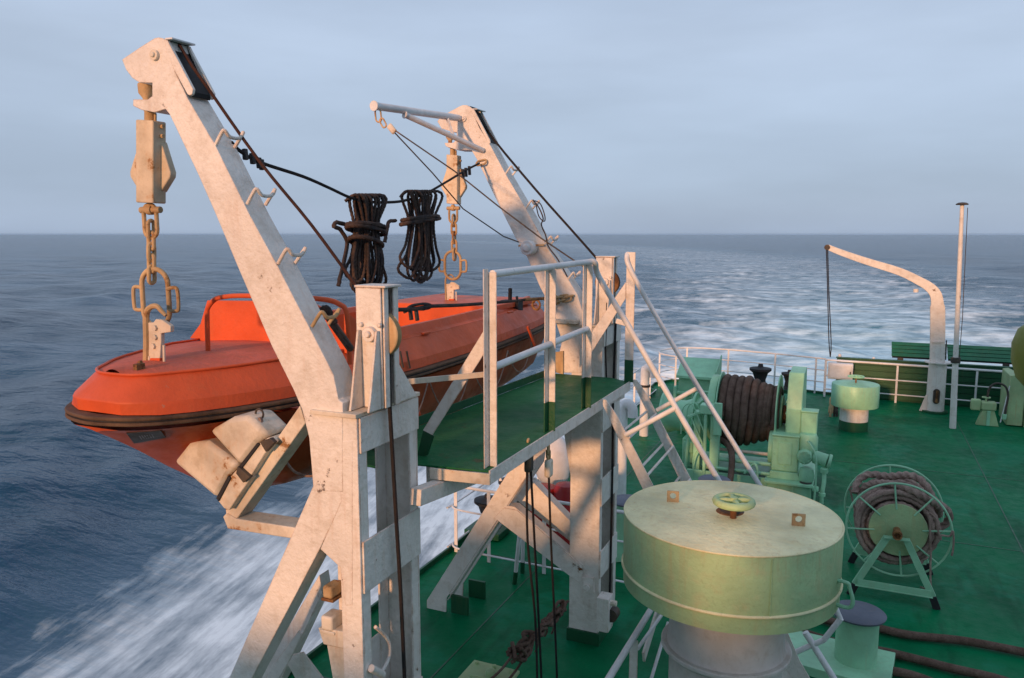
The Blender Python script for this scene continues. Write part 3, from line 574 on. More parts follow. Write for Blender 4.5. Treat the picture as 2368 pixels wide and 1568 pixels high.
    for l_, r2_ in zip(L_, R_):
        for k in range(7): t_ = k/6; vs.append(l_.lerp(r2_, t_) + Vector((0, 0, 0.035*math.sin(math.pi*t_))))
    mb.add(vs, [(i*7+k, i*7+k+1, (i+1)*7+k+1, (i+1)*7+k) for i in range(len(fd)-1) for k in range(6)])
    obj('foredeck', mb, ORGD, root, ang=60)
    # toe lip round the foredeck
    obj('toe_rail', MB().tube(smooth_path([l_ + Vector((0, 0, 0.008)) for l_ in reversed(L_)] + [r2_ + Vector((0, 0, 0.008)) for r2_ in R_], 2), 0.009, 8), ORG_M, root)
    # windscreen hood across the boat
    yp = 4.47; x0, x1 = xc(1.57) - 0.66, xc(1.57) + 0.72
    mb = MB(); mb.prism([(x0, yp, 3.57), (x1+0.02, yp, 3.57), (x1, yp, 3.66), (x1-0.16, yp, 3.86), (-3.55, yp, 3.925), (x0+0.10, yp, 3.90), (x0+0.02, yp, 3.72)], (0, 0.03, 0)); 
    mb.prism([(x0-0.08, yp-0.02, 3.60), (x0+0.02, yp, 3.72), (x0+0.02, yp, 3.60)], (0, 0.06, 0))
    obj('windscreen', mb, ORG_M, root, 0.006)
    for xs in (x0+0.06, x1-0.05):
        mb = MB(); mb.prism([(xs, yp+0.03, 3.60), (xs, yp+0.03, 3.86), (xs, yp+0.40, 3.66), (xs, yp+0.42, 3.60)], (0.02, 0, 0)); obj('screen_wing', mb, ORG_M, root, 0.004)
    # grab rail in front of it
    A = P(481, 816, Z=3.62); B = A + Vector((0.02, 0.0, 0)); pth = [A, P(479, 730, Y=A.y), P(481, 712, Y=A.y), P(495, 694, Y=A.y), P(515, 687, Y=A.y), P(570, 684, Y=A.y)]
    end = pth[-1]; pth += [end + Vector((0.55, 0, 0.0)), end + Vector((0.72, 0, -0.03)), end + Vector((0.77, 0, -0.10)), Vector((end.x+0.78, A.y, 3.62))]
    obj('grab_rail', MB().tube(smooth_path(pth, 5), 0.016, 10), ORG_M, root)
    # cockpit: side decks, inner walls, sole, thwarts, aft bulkhead and deck
    ai = [i for i in range(len(st)) if st[i] >= 1.6]
    for sgn in (-1, 1):
        mb = MB(); vs = []
        for i in ai:
            s = st[i]; x = xc(s); y = Yb+s; e = ring[i][2 if sgn < 0 else 3]; wi = abs(e.x - x)
            for (a, z_) in ((wi, 3.575), (wi-0.06, 3.59), (wi-0.09, 3.655), (wi-0.13, 3.655), (wi-0.16, 3.61), (wi-0.19, 3.10)): vs.append(Vector((x + sgn*a, y, z_)))
        fs = [(i*6+k, i*6+k+1, (i+1)*6+k+1, (i+1)*6+k) for i in range(len(ai)-1) for k in range(5)]
        if sgn > 0: fs = [tuple(reversed(f_)) for f_ in fs]
        mb.add(vs, fs); obj('side_coaming', mb, ORG_M, root, 0.004, ang=30)
    mb = MB().box(-4.9, -3.35, 4.6, 8.4, 3.06, 3.10); obj('cockpit_sole', mb, ORGD, root)
    mb = MB(); mb.box(-4.80, -3.42, 7.22, 7.26, 3.1, 3.66); mb.box(-4.78, -3.44, 7.2605, 8.45, 3.60, 3.66); obj('aft_bulkhead', mb, ORG_M, root, 0.01)
    for yy in (5.3, 6.3): obj('thwart', MB().box(-4.80, -3.42, yy, yy+0.28, 3.28, 3.33), ORGD, root, 0.006)
    # outboard engine post
    mb = MB(); c = P(1179, 715, Y=7.9); mb.cyl(c, P(1180, 666, Y=7.9), 0.022); mb.box(c.x-0.10, c.x+0.12, 7.85, 8.0, c.z-0.02, c.z+0.10); obj('engine', mb, BLK, root, 0.01)
    # release hooks
    def hook(Yh, base, top, s):
        mb = MB(); c = lambda x, y: P(x, y, Y=Yh)
        bx, by = base; tx, ty = top; w = s
        mb.prism([c(bx-10*w, by), c(bx+16*w, by), c(tx+20*w, ty+75*w), c(tx+20*w, ty+55*w), c(tx+42*w, ty+52*w), c(tx+42*w, ty+38*w), c(tx+22*w, ty+24*w), c(tx+8*w, ty+22*w), c(tx+2*w, ty+30*w), c(tx-12*w, ty+30*w)], (0, 0.03, 0))
        h = obj('release_hook', mb, WRU, root, 0.004)
        mb = MB(); mb.tube(smooth_path([c(bx-14*w, by+3*w), c(tx-13*w, ty+70*w), c(tx-14*w, ty+15*w), c(tx-6*w, ty-4*w), c(tx+10*w, ty-8*w), c(tx+22*w, ty+4*w), c(tx+32*w, ty+14*w)], 4), 0.020*(w if w < 0.9 else 1), 8, rf=lambda t_: 1.0-0.5*t_*t_); obj('hook_claw', mb, GOLDR, root)
        mb = MB()
        for (dx_, dy_) in ((8, 42), (8, 64), (4, 84)): bm = MB(); bolt(bm, c(tx+dx_*w, ty+dy_*w) + Vector((0, 0, 0)), (0, -1, 0), 0.018*w, 0.015); obj('hook_bolt', bm, WRU, root)
        obj('hook_pin', MB().cyl(c(bx+28*w, by-2*w), c(bx+27*w, by-50*w), 0.008), WRU, root); obj('hook_pin', MB().cyl(c(bx-6*w, by+6*w), c(bx-7*w, by-24*w), 0.007), WRU, root)
        mb = MB().prism([c(bx-4*w, by-20*w) + Vector((0, -.004, 0)), c(bx+18*w, by-20*w) + Vector((0, -.004, 0)), c(bx+18*w, by+2) + Vector((0, -.004, 0)), c(bx-4*w, by+2) + Vector((0, -.004, 0))], (0, 0.038, 0)); obj('hook_foot', mb, ORG_M, root, 0.003)
    hook(3.42, (352, 848), (352, 716), 1.0); hook(7.75, (1040, 702), (1038, 640), 0.55)
    for (x_, y_) in ((1235,706),(1180,722),(985,770)):
        p_ = P(x_, y_, X=-3.25); obj('side_lug', MB().bar(p_ + Vector((0, -0.06, 0)), p_ + Vector((0, 0.06, 0)), 0.03, 0.02), ORG_M, root, 0.006)
    # small cleats forward
    mb = MB(); mb.box(-3.78, -3.75, 3.16, 3.22, 3.60, 3.66); mb.prism(px([(310,856),(318,836),(322,834),(332,856)], Y=3.20), (0, 0.02, 0)); obj('cleat', mb, RUSTM, root, 0.002)
    # dark name board on the bow
    from mathutils.bvhtree import BVHTree
    hb_ = bpy.data.objects[[o.name for o in root.children if o.name.startswith('hull')][0]]; tree = BVHTree.FromPolygons([Vector(v.co) + ORG[root.name] for v in hb_.data.vertices], [tuple(p.vertices) for p in hb_.data.polygons])
    def onhull(x, y):
        r = FW + RT*((x - CX)/F) + UU*((CY - y)/F); h_ = tree.ray_cast(CAM, r.normalized()); return h_[0] if h_[0] else P(x, y, Y=3.2)
    A, B, C_, D_ = onhull(292, 1000), onhull(372, 994), onhull(384, 1010), onhull(310, 1024)
    nn = (B-A).cross(D_-A).normalized(); nn = nn if nn.y < 0 else -nn
    obj('name_board', MB().prism([A, B, C_, D_], nn*0.006), BLK, root, 0.002)
    mb = MB()                                             # worn pale lettering, illegible strokes in two rows
    for r__ in range(1):
        for k in range(6):
            t_ = 0.32 + k*0.075; a = A.lerp(B, t_).lerp(D_.lerp(C_, t_), 0.30) + nn*0.008; b = A.lerp(B, t_).lerp(D_.lerp(C_, t_), 0.70) + nn*0.008
            mb.bar(a, b + (B-A)*0.03*(rnd.random()-0.5), 0.005, 0.001, nn); 
            mm = a.lerp(b, rnd.random()); mb.bar(mm - (B-A)*0.02, mm + (B-A)*0.02, 0.005, 0.001, nn)
    obj('lettering', mb, GREYB, root)
    # looped lifelines along the side
    gp = [(xc(s_) + w_ + 0.03, Yb+s_, zs(s_)-0.06) for s_, w_ in zip(st, wd)]
    for (a, b, sg) in ((7, 8, 0.30), (8, 9, 0.34), (9, 10, 0.34), (10, 11, 0.28)):
        A = Vector(gp[a]); B = Vector(gp[b]); obj('lifeline', MB().tube([A.lerp(B, k/12) + Vector((0.0, 0, -sg*4*(k/12)*(1-k/12))) for k in range(13)], 0.006, 6), ROPEG, root)
    obj('lifeline', MB().tube(smooth_path(px([(662,1068),(680,1090),(705,1100),(724,1101)], Y=3.75), 5), 0.008, 6), ROPEG, root)
    # orange straps / tie rods down to the fender
    for (q0, q1) in (((935,870),(985,1000)), ((1220,755),(1237,800))):
        A = P(*q0, X=-3.12); B = P(*q1, X=-3.08); obj('hull_strap', MB().bar(A, B, 0.03, 0.02, (1, 0, 0)), ORG_M, root, 0.003)
    for (q0, q1) in (((925,812),(932,850)), ((940,812),(948,852))):
        obj('hull_strap', MB().bar(P(*q0, X=-3.12), P(*q1, X=-3.10), 0.012, 0.012, (1, 0, 0)), DIRON, root)
    obj('eye_bolt', MB().torus(P(600, 957, Y=3.42), (0, 1, 0), 0.028, 0.006, 16, 6), DIRON, root)
    obj('frayed_rope', MB().tube(smooth_path(px([(601,965),(606,985),(614,1010),(620,1018)], Y=3.4), 4), 0.014, 8, lobes=3, pitch=0.05), ROPEG, root)
boat()

# ------------------------------------------------------------------ PLATFORM between the davits, with its railing
def platform():
    zt = 2.95; xi = -2.02
    root = thing('embarkation_platform', 'green floored steel platform with white railing between the two davits', 'platform', (-2.5, 5.8, zt))
    dp = [(-2.41, 4.17), (xi, 4.21), (xi, 7.42), (-2.25, 7.56), (-2.86, 7.56), (-3.04, 4.42), (-2.67, 4.13)]
    obj('floor_plate', MB().prism([(x, y, zt-0.012) for x, y in dp], (0, 0, 0.012)), PLATM, root, 0.002)
    obj('toe_board', MB().bar((-3.045, 4.42, zt+0.035), (-2.865, 7.56, zt+0.035), 0.010, 0.07), DGRN, root, 0.002)
    obj('side_girder', MB().box(xi+0.001, xi+0.013, 4.20, 7.42, zt-0.085, zt+0.006), WHT, root, 0.002)
    obj('end_girder', MB().prism([(-2.41, 4.165, zt-0.013), (xi+0.012, 4.205, zt-0.013), (xi+0.012, 4.205, zt-0.085), (-2.41, 4.165, zt-0.085)], (0, -0.012, 0)), WRU, root, 0.002)
    for (a, b) in (((-2.45, 4.25, zt-0.10), (-2.1, 7.4, zt-0.10)), ((-2.9, 4.6, zt-0.10), (-2.75, 7.5, zt-0.10))): obj('support_beam', MB().bar(a, b, 0.09, 0.12), WHT, root, 0.003)
    for yy in (4.6, 5.6, 6.6): obj('cross_beam', MB().box(-2.95, xi-0.02, yy, yy+0.07, zt-0.105, zt-0.014), WHT, root, 0.003)
    obj('cross_beam', MB().bar(P(960,1150,X=-2.35), P(1120,1090,X=-2.35), 0.08, 0.10), WHT, root, 0.003)
    top = 4.17
    def angle_post(x, y, z0, z1, foot=0.28):
        mb = MB().box(x, x+0.008, y-0.065, y-0.001, z0+foot, z1); mb.box(x, x+0.062, y, y+0.008, z0+foot, z1); p_ = obj('rail_post', mb, WHT, root, 0.002)
        mb = MB().box(x-0.001, x+0.009, y-0.066, y-0.001, z0, z0+foot); mb.box(x-0.001, x+0.063, y-0.0005, y+0.009, z0, z0+foot); obj('post_foot', mb, DGRN, root, 0.002)
    ys = [4.30, 5.29, 6.14]
    obj('rail_post', MB().box(xi-0.05, xi-0.042, 4.235, 4.299, zt, 4.19).box(xi-0.05, xi+0.01, 4.30, 4.31, zt, 4.17), WHT, root, 0.004)
    for y in ys[1:]: angle_post(xi-0.04, y, zt, top-0.02, 0.26 if y > 6 else 0.22)
    zt2 = 3.60
    r_ = 0.024
    pth = [(xi-0.02, 4.31, top-0.005), (xi-0.02, 6.16, top+0.012)]
    # handrail runs aft then turns down with the ladder
    hr = smooth_path([Vector((xi-0.02, 4.31, top-0.012)), Vector((xi-0.02, 5.3, top-0.006)), Vector((xi-0.02, 6.05, top)), Vector((xi+0.02, 6.20, top-0.005)), P(1385, 640, Y=6.32), P(1450, 748, Y=6.38)], 5) + [P(1563, 943, Y=6.40), P(1665, 1117, Y=6.40), P(1720, 1212, Y=6.40)]
    obj('hand_rail', MB().tube(hr, r_, 12), WHR, root)
    obj('mid_rail', MB().tube([(xi-0.02, 4.31, zt2-0.02), (xi-0.02, 6.14, zt2+0.02)], r_, 12), WHR, root)
    # aft stanchion with raking stay and the second hand rail
    x0 = P(1447, 700, Y=7.40).x; x1 = P(1467, 700, Y=7.40).x
    mb = MB().box(x0, x1, 7.40, 7.41, zt+0.22, P(1457, 583, Y=7.4).z); mb.box(x0, x0+0.008, 7.411, 7.46, zt+0.22, P(1457, 583, Y=7.4).z); obj('rail_post', mb, WHT, root, 0.003)
    obj('post_foot', MB().box(x0-0.001, x1+0.001, 7.398, 7.412, zt, zt+0.22), DGRN, root, 0.002)
    obj('rail_stay', MB().prism(px([(1447,652),(1447,690),(1367,817),(1340,850),(1340,810),(1367,770)], Y=7.39), (0, 0.01, 0)), WHT, root, 0.002)
    hr2 = smooth_path([P(1461,600,Y=7.46), P(1453,588,Y=7.44), P(1450,592,Y=7.40), P(1453,612,Y=7.38), P(1480,665,Y=7.40), P(1540,770,Y=7.40)], 5) + [P(1615,896,Y=7.40), P(1690,1015,Y=7.40), P(1760,1128,Y=7.40), P(1800,1192,Y=7.4)]
    obj('hand_rail', MB().tube(hr2, r_, 12), WHR, root)
    obj('rail_stay', MB().bar(P(1425,742,Y=7.4), P(1447,748,Y=7.4), 0.02, 0.05), WHT, root, 0.002)
    # long flat stay from near davit top plate and the raking flat bar
    obj('rail_stay', MB().prism(px([(1118,765),(1118,820),(1000,1005),(988,1052),(965,1052),(978,995)], Y=4.33), (0, 0.01, 0)), WHT, root, 0.002)
    obj('post_foot', MB().prism(px([(1003,1008),(988,1053),(963,1060),(978,995)], Y=4.328), (0, 0.014, 0)), DGRN, root, 0.002)
    obj('rail_stay', MB().bar(P(930,884,Y=4.06), P(1120,866,Y=4.28), 0.012, 0.035), WRU, root, 0.002)
    obj('corner_plate', MB().prism([(-3.10, 4.10, zt-0.03), (-2.68, 4.04, zt-0.03), (-2.68, 4.5, zt-0.03), (-3.04, 4.6, zt-0.03)], (0, 0, 0.016)), DGRN, root, 0.002)
platform()
def ladder():
    root = thing('ladder', 'white inclined ladder going down from the green platform, seen beyond the large vent cap', 'ladder', (-1.2, 6.9, 1.5))
    a0, a1 = P(1401, 925, Y=6.40), P(1494, 1110, Y=6.40); b0, b1 = P(1462, 883, Y=7.42), P(1578, 1110, Y=7.42)
    da = (a1-a0).normalized(); L_ = a0.z/(-da.z)
    a2 = a0 + da*(L_-0.0)
    for yy in (6.40, 7.42):
        w = Vector((0.105, 0, 0)); top = Vector((a0.x, yy, 2.965)); bot = Vector((a2.x, yy, 0.0)); 
        top = Vector((-1.98, yy, 2.975)); bot = top + (a2-a0)
        mb = MB().prism([top - w + Vector((0.085, 0, 0)), top + Vector((0.035, 0, 0)), top + w*1.0 + Vector((0.03, 0, -0.13)), bot + w, bot - w], (0, 0.014, 0))
        obj('stringer', mb, WHT, root, 0.003)
    n = 9
    for k in range(1, n+1):
        c = Vector((-1.96, 0, 2.975)) + (a2-a0)*(k/(n+0.6)); c.y = 0
        for dx_, dz_ in ((-0.05, 0.0), (0.05, -0.01)): obj('rung', MB().tube([(c.x+dx_, 6.415, c.z+dz_), (c.x+dx_, 7.419, c.z+dz_)], 0.012, 8), WHT, root)
    for q0, q1, yy in (((1563,943),(1446,1006),6.39), ((1615,896),(1519,949),7.44), ):
        obj('rail_bracket', MB().tube([P(*q0, Y=yy), P(*q1, Y=yy)], 0.022, 10), WHR, root)
ladder()

# ------------------------------------------------------------------ WIRES AND ROPES
def rope(name, pts, r, mat, label, cat, seg=8, lobes=0, pitch=0.1, group=None, sm=0):
    if sm: pts = smooth_path(pts, sm)
    o = obj(name, MB().tube(pts, r, seg, lobes=lobes, pitch=pitch), mat, loc=tuple(pts[0])); tag(o, label, cat, group); return o
rope('wire_rope', [P(388,95,Y=3.40)+Vector((-0.005,.085,.0)), P(414,141,Y=3.40)+Vector((0.0,.085,.0)), P(440,190,Y=3.4)+Vector((.012,.09,.012)), P(600,373,Y=3.56), P(720,520,Y=3.62), P(828,668,Y=3.68), P(845,695,Y=3.68)], 0.0095, WIRER, 'rusty wire rope slanting from the head of the nearest davit to its post', 'wire rope', 8, 0, sm=4)
rope('wire_rope', px([(893,735),(900,760),(898,820),(899,900),(907.5,1048),(917,1213),(927,1378),(935.5,1566),(940,1640)], X=-2.37), 0.012, WIREK, 'dark greasy wire rope running down the inboard side of the nearest davit post', 'wire rope', 8, sm=3)
rope('wire_rope', [P(1100,256,Y=7.70), P(1140,320,Y=7.70), P(1240,440,Y=7.72), P(1320,530,Y=7.75), P(1382,600,Y=7.78)], 0.0125, WIREK, 'black wire rope slanting from the far davit head to its post', 'wire rope', 8, sm=3)
rope('wire_rope', px([(1424,640),(1424,740),(1418,900),(1416,1100),(1412,1300),(1408,1440)], X=-2.33), 0.013, WIREK, 'dark wire rope running down the inboard side of the far davit post', 'wire rope')
rope('wire_rope', px([(1404,700),(1400,800),(1404,930)], X=-2.35), 0.009, WIREK, 'short thin wire crossing the upper post of the far davit', 'wire rope')
SA = P(548, 338, Y=3.60); SB = P(1113, 376, Y=7.57)
spn = [PV(*q, SA, SB) for q in ((535,329),(552,347),(600,375),(700,408),(760,434),(810,457),(850,466),(890,468),(935,464),(985,447),(1030,422),(1075,395),(1108,378))]
rope('span_rope', spn, 0.0115, WIREK, 'black span wire sagging between the two davit arms and carrying two rope coils', 'span wire', 8, sm=4)
kn = thing('wire_clamps', 'black wire clamps at the end of the span wire beside the nearest davit arm', 'wire clamps', spn[2])
for q in ((566,352),(583,362),(598,372),(604,376)): c = PV(*q, SA, SB); obj('clamp', MB().bar(c + Vector((0, 0, 0.02)), c + Vector((0.005, 0, -0.045)), 0.025, 0.03), BLK, kn, 0.005)
kn = thing('wire_clamps', 'black wire clamps at the end of the span wire beside the far davit arm', 'wire clamps', spn[-3])
for q in ((1070,398),(1077,395),(1085,391)): c = PV(*q, SA, SB); obj('clamp', MB().bar(c + Vector((0, 0, 0.03)), c + Vector((0.005, 0, -0.06)), 0.025, 0.03), BLK, kn, 0.005)
def coil(lbl, cx, y0, y1, w, nl, seed, wraps, tail=None):
    nl += 4
    R_ = random.Random(seed); root = thing('rope_coil', lbl, 'rope coil', PV(cx, y0, SA, SB), 'rope coils hung on the span wire')
    dirv = (SB-SA); dirv.z = 0; dirv.normalize(); nrm = Vector((-dirv.y, dirv.x, 0)); s = (PV(cx+1, 560, SA, SB)-PV(cx, 560, SA, SB)).length*0.96
    def pt(x, y, n_): return PV(x, y, SA, SB) + nrm*n_
    pts = []; ym = y0 + (y1-y0)*0.30
    for k in range(nl):
        f0 = (k+0.5)/nl; xt = cx + (f0-0.5)*w*0.95; xm = cx + (f0-0.5)*w*0.48 + R_.uniform(-4, 4); xb = cx + (f0-0.5)*w*0.8 + R_.uniform(-6, 6); yb = y1 - R_.uniform(0, 30) - 18*abs(f0-0.5)*R_.uniform(0.5, 2); hw = R_.uniform(8, 16)
        n1 = R_.uniform(0.015, 0.07); n2 = -R_.uniform(0.015, 0.07)
        pts += [pt(xt-4, y0+10, n1), pt(xt, y0-4, 0.0), pt(xt+5, y0+8, n2), pt(xm+6, ym, n2*0.6), pt(xm+6+R_.uniform(-4, 8), (ym+yb)/2, n2), pt(xb+hw*0.8, yb-18, n2*0.7), pt(xb+hw*0.3, yb, 0.0), pt(xb-hw*0.3, yb-2, n1*0.4), pt(xb-hw*0.8, yb-22, n1), pt(xm-6+R_.uniform(-6, 4), (ym+yb)/2, n1), pt(xm-4, ym, n1*0.6)]
    obj('hank', MB().tube(smooth_path(pts, 14), 0.014, 12, lobes=3, pitch=0.10), ROPEK, root)
    for (yy, tilt, ww, dn) in wraps:
        pp = []
        for k in range(17): a = 2*math.pi*k/16; pp.append(pt(cx + math.cos(a)*ww, yy + math.cos(a)*tilt + math.sin(a)*4, math.sin(a)*dn))
        obj('wrap', MB().tube(smooth_path(pp, 3), 0.020, 12, lobes=3, pitch=0.11), ROPEK, root)
    if tail: obj('tail', MB().tube(smooth_path([pt(x, y, n_) for x, y, n_ in tail], 4), 0.018, 12, lobes=3, pitch=0.11), ROPEK, root)
coil('larger black rope coil with a long frayed tail, left one on the span wire', 846, 455, 690, 60, 8, 5, [(523, 6, 36, 0.09), (532, 10, 38, 0.085), (560, 12, 30, 0.09)], [(822,520,0.08),(806,514,0.1),(800,524,.1),(812,531,.09),(824,560,.08),(815,600,.07),(806,640,.07),(802,662,.07)])
coil('smaller brown and black rope coil, right one on the span wire', 972, 446, 655, 72, 8, 11, [(505, -3, 36, 0.09), (512, -6, 40, 0.085)], [(935,510,.08),(925,512,.1),(922,520,.1),(918,540,.1),(915,560,.1)])
BA = P(910, 304, Y=6.25)
rope('guy_line', [BA, P(1000,400,Y=6.65), P(1071,483,Y=6.98), P(1165,547,Y=7.4), P(1200,560,Y=7.5)], 0.0065, DIRON, 'thin dark line from the boom block down to the floodlight on the far davit arm', 'line')
rope('guy_line', [P(914,302,Y=6.25), P(1050,395,Y=6.25), P(1150,475,Y=6.23), P(1250,550,Y=6.2), P(1330,604,Y=6.16), P(1350,617,Y=6.15)], 0.0065, DIRON, 'thin dark line from the boom block down to the top of the platform railing', 'line')
LA = P(884, 714, Y=3.85); LB = P(1238, 692, Y=7.5)
lsh = [PV(*q, LA, LB) for q in ((886,713),(905,716),(950,715),(1000,708),(1060,706),(1115,702),(1180,697),(1215,693))]
rope('lashing_line', lsh, 0.013, ROPEK, 'black lashing rope stretched over the boat towards the far davit', 'rope', sm=3)
tb = thing('turnbuckle', 'rusty turnbuckle and chain joining the lashing rope to the far davit', 'turnbuckle', lsh[-1])
obj('rod', MB().tube([PV(1212,693,LA,LB), P(1262,690,Y=7.52)], 0.016, 8), RUSTM, tb)
obj('ring', MB().torus(P(1240,705,Y=7.5), (0.3,1,0), 0.05, 0.012, 20, 8), RUSTM, tb)
chain(P(1262,692,Y=7.5), P(1322,684,Y=7.57), 5, 0.011, GOLDR, tb); chain(P(1262,706,Y=7.5), P(1318,690,Y=7.55), 4, 0.010, GOLDR, tb)
for q in ((945,712),(960,716),(975,720)): c = PV(*q, LA, LB); o = None
cl = thing('lashing_knot', 'black knotted loop in the lashing rope over the boat cockpit', 'knot', lsh[2])
obj('loop', MB().tube(smooth_path([PV(*q, LA, LB) for q in ((940,716),(955,706),(985,703),(998,708),(985,714),(958,716),(942,718),(935,722))], 4), 0.011, 8, lobes=3, pitch=0.05), ROPEK, cl)
for q in ((948,722),(962,724),(1195,692)): c = PV(*q, LA, LB); obj('clamp', MB().bar(c + Vector((0, 0, 0.03)), c + Vector((0.01, 0, -0.05)), 0.02, 0.025), BLK, cl, 0.004)
ch = thing('lashing_chain', 'dark rusty lashing chain between the nearest davit arm and its post', 'chain', P(770,750,Y=3.75))
obj('knot', MB().tube(smooth_path(px([(740,722),(752,712),(762,722),(752,732),(744,724),(760,728),(770,738),(775,748)], Y=3.72), 5), 0.022, 9, lobes=3, pitch=0.06), ROPEK, ch)
chain(P(762,738,Y=3.74), P(806,800,Y=3.80), 6, 0.015, DIRON, ch)
# tackle hanging below the platform
for (x0, y0, x1, lab) in ((1222, 1045, 1247, 'double-sheave tackle hanging below the platform girder, left of two'), (1268, 1058, 1288, 'grey pear-shaped tackle block hanging below the platform girder, right of two')):
    tk = thing('tackle_block', lab, 'tackle', P(x0, y0, X=-2.06))
    chain(P(x0, y0-25, X=-2.06), P(x0, y0+10, X=-2.06), 3, 0.009, GOLDR, tk)
    c = P(x0+1, y0+24, X=-2.06); obj('block', MB().bar(c + Vector((0, 0, 0.07)), c + Vector((0, 0, -0.07)), 0.05, 0.09, (0, 1, 0)), DIRON if x0 < 1240 else WRU, tk, 0.02)
    for dd in ((-8, 8) if x0 < 1240 else (0,)):
        obj('fall_rope', MB().tube(smooth_path([c + Vector((0, dd*0.004, -0.04)), P(x0+dd+6, 1250, X=-2.06), P(x1+dd*0.5-6, 1420, X=-2.06), P(x1+dd*0.6, 1568, X=-2.06), P(x1+dd*0.6+1, 1640, X=-2.06)], 4), 0.009, 7), WIREK, tk)

# ------------------------------------------------------------------ VENTILATORS
def handwheel(c, R_, r, mat, parent, spokes=4, tilt=(0, 0, 1), h=0.10, stem=0.018, nm='handwheel'):
    hw = obj(nm, MB().torus(c, tilt, R_, r, 36, 10), mat, parent)
    mb = MB(); c = Vector(c)
    for k in range(spokes):
        a = 2*math.pi*k/spokes + 0.4; e = c + Vector((math.cos(a)*R_, math.sin(a)*R_, 0)); mb.tube(smooth_path([c, c + (e-c)*0.5 + Vector((0, 0, 0.012)), e], 3), r*0.75, 6)
    mb.cyl(c + Vector((0, 0, -0.02)), c + Vector((0, 0, 0.03)), R_*0.22, seg=12); obj('spider', mb, mat, hw)
    obj('spindle', MB().cyl(c - Vector((0, 0, h)), c, stem, seg=10), RUSTM, hw)
def vent_big():
    z = 2.50; cl = P(1455,1150,Z=z); cr2 = P(1945,1210,Z=z); c = (cl+cr2)/2; R_ = (cr2-cl).length/2*1.0; near = P(1697,1293,Z=z); far_ = P(1702,1110,Z=z)
    c = Vector((c.x, (near.y+far_.y)/2, 0)); c.x = (cl.x+cr2.x)/2; R_ = 0.722; c.x += 0.012
    root = thing('mushroom_vent', 'large weathered pale green mushroom ventilator cap close to the viewer', 'ventilator', (c.x, c.y, 0))
    obj('cap', MB().lathe([(R_-0.10, z-0.50), (R_-0.004, z-0.50), (R_-0.002, z-0.40), (R_, z-0.02), (R_-0.006, z-0.006), (R_-0.012, z)], (c.x, c.y, 0), seg=96), GRNV, root, ang=30)
    obj('cap_lid', MB().lathe([(0.0001, z+0.018), (R_*0.5, z+0.014), (R_-0.02, z+0.004), (R_-0.010, z+0.0005)], (c.x, c.y, 0), seg=96, cap=False), LID, root)
    a_ = math.radians(-62); obj('weld_seam', MB().tube([(c.x+math.cos(a_)*(R_+0.001), c.y+math.sin(a_)*(R_+0.001), z-0.39), (c.x+math.cos(a_)*(R_+0.001), c.y+math.sin(a_)*(R_+0.001), z-0.02)], 0.006, 6), GRNV, root)
    obj('rim_bead', MB().torus((c.x, c.y, z-0.004), (0, 0, 1), R_-0.004, 0.007, 96, 8), LID, root)
    obj('bead', MB().torus((c.x, c.y, z-0.385), (0, 0, 1), R_+0.002, 0.010, 96, 8), LID, root)
    obj('neck', MB().lathe([(0.385, 0.0), (0.385, 1.525), (0.435, 1.527), (0.442, 1.535), (0.442, 1.555), (0.435, 1.562), (0.405, 1.563), (0.395, 1.60), (0.385, 1.75), (0.38, 2.3)], (c.x, c.y, 0), seg=72), NECK, root, ang=30)
    handwheel(P(1697,1160,Z=z+0.13), 0.116, 0.025, GRNV, root, 4, h=0.12, stem=0.022)
    for k in range(26):
        a = rnd.uniform(0, 6.28); r0 = rnd.uniform(0.02, 0.07); cc = P(1690, 1184, Z=z+0.02)
    mb = MB(); cc = P(1692, 1182, Z=z+0.015); mb.lathe([(0.085, 0.0), (0.075, 0.012), (0.045, 0.03), (0.03, 0.06), (0.025, 0.06)], cc, seg=20); obj('gland', mb, DIRON, root)
    obj('gland_seal', MB().lathe([(0.095, 0.0), (0.088, 0.006), (0.0001, 0.007)], cc - Vector((0.01, 0.02, 0.0)), seg=20, cap=False), RUSTM, root)
    for (x, y, ang) in ((1556,1150,0.15), (1846,1205,0.25)):
        p_ = P(x, y+12, Z=z+0.008); mb = MB(); u = Vector((math.cos(ang), math.sin(ang), 0)); n_ = 16
        outer = [u*a + Vector((0, 0, b)) for a, b in ((-0.042, 0), (0.042, 0), (0.042, 0.085), (-0.042, 0.085))]; inner = [u*0.022*math.cos(2*math.pi*k/n_) + Vector((0, 0, 0.05 + 0.022*math.sin(2*math.pi*k/n_))) for k in range(n_)]
        v_ = Vector((-u.y, u.x, 0))*0.006; vs = []
        per = []
        for k in range(n_):
            a = 2*math.pi*k/n_; cx_, cy_ = math.cos(a), math.sin(a); s_ = 1/max(abs(cx_)/0.042, abs(cy_)/0.0425); per.append(u*cx_*s_ + Vector((0, 0, 0.0425 + cy_*s_)))
        for sg in (1, -1):
            vs += [p_ + q + v_*sg for q in per] + [p_ + q + v_*sg for q in inner]
        fs = []
        for k in range(n_):
            j = (k+1) % n_; fs += [(k, j, n_+j, n_+k), (2*n_+k, 3*n_+k, 3*n_+j, 2*n_+j), (n_+k, n_+j, 3*n_+j, 3*n_+k), (k, 2*n_+k, 2*n_+j, j)]
        mb.add(vs, fs); obj('lifting_lug', mb, RUSTM if 0 else GOLDR, root)
    a = P(1936,1342,Y=5.15); b = P(1936,1398,Y=5.15); e = Vector((0.075, -0.02, 0))
    obj('side_handle', MB().tube(smooth_path([a - e*0.3, a + e*0.8, a + e + Vector((0, 0, -0.03)), b + e*1.2 + Vector((0, 0, 0.05)), b + e*0.9, b - e*0.3], 3), 0.013, 8), GRN, root)
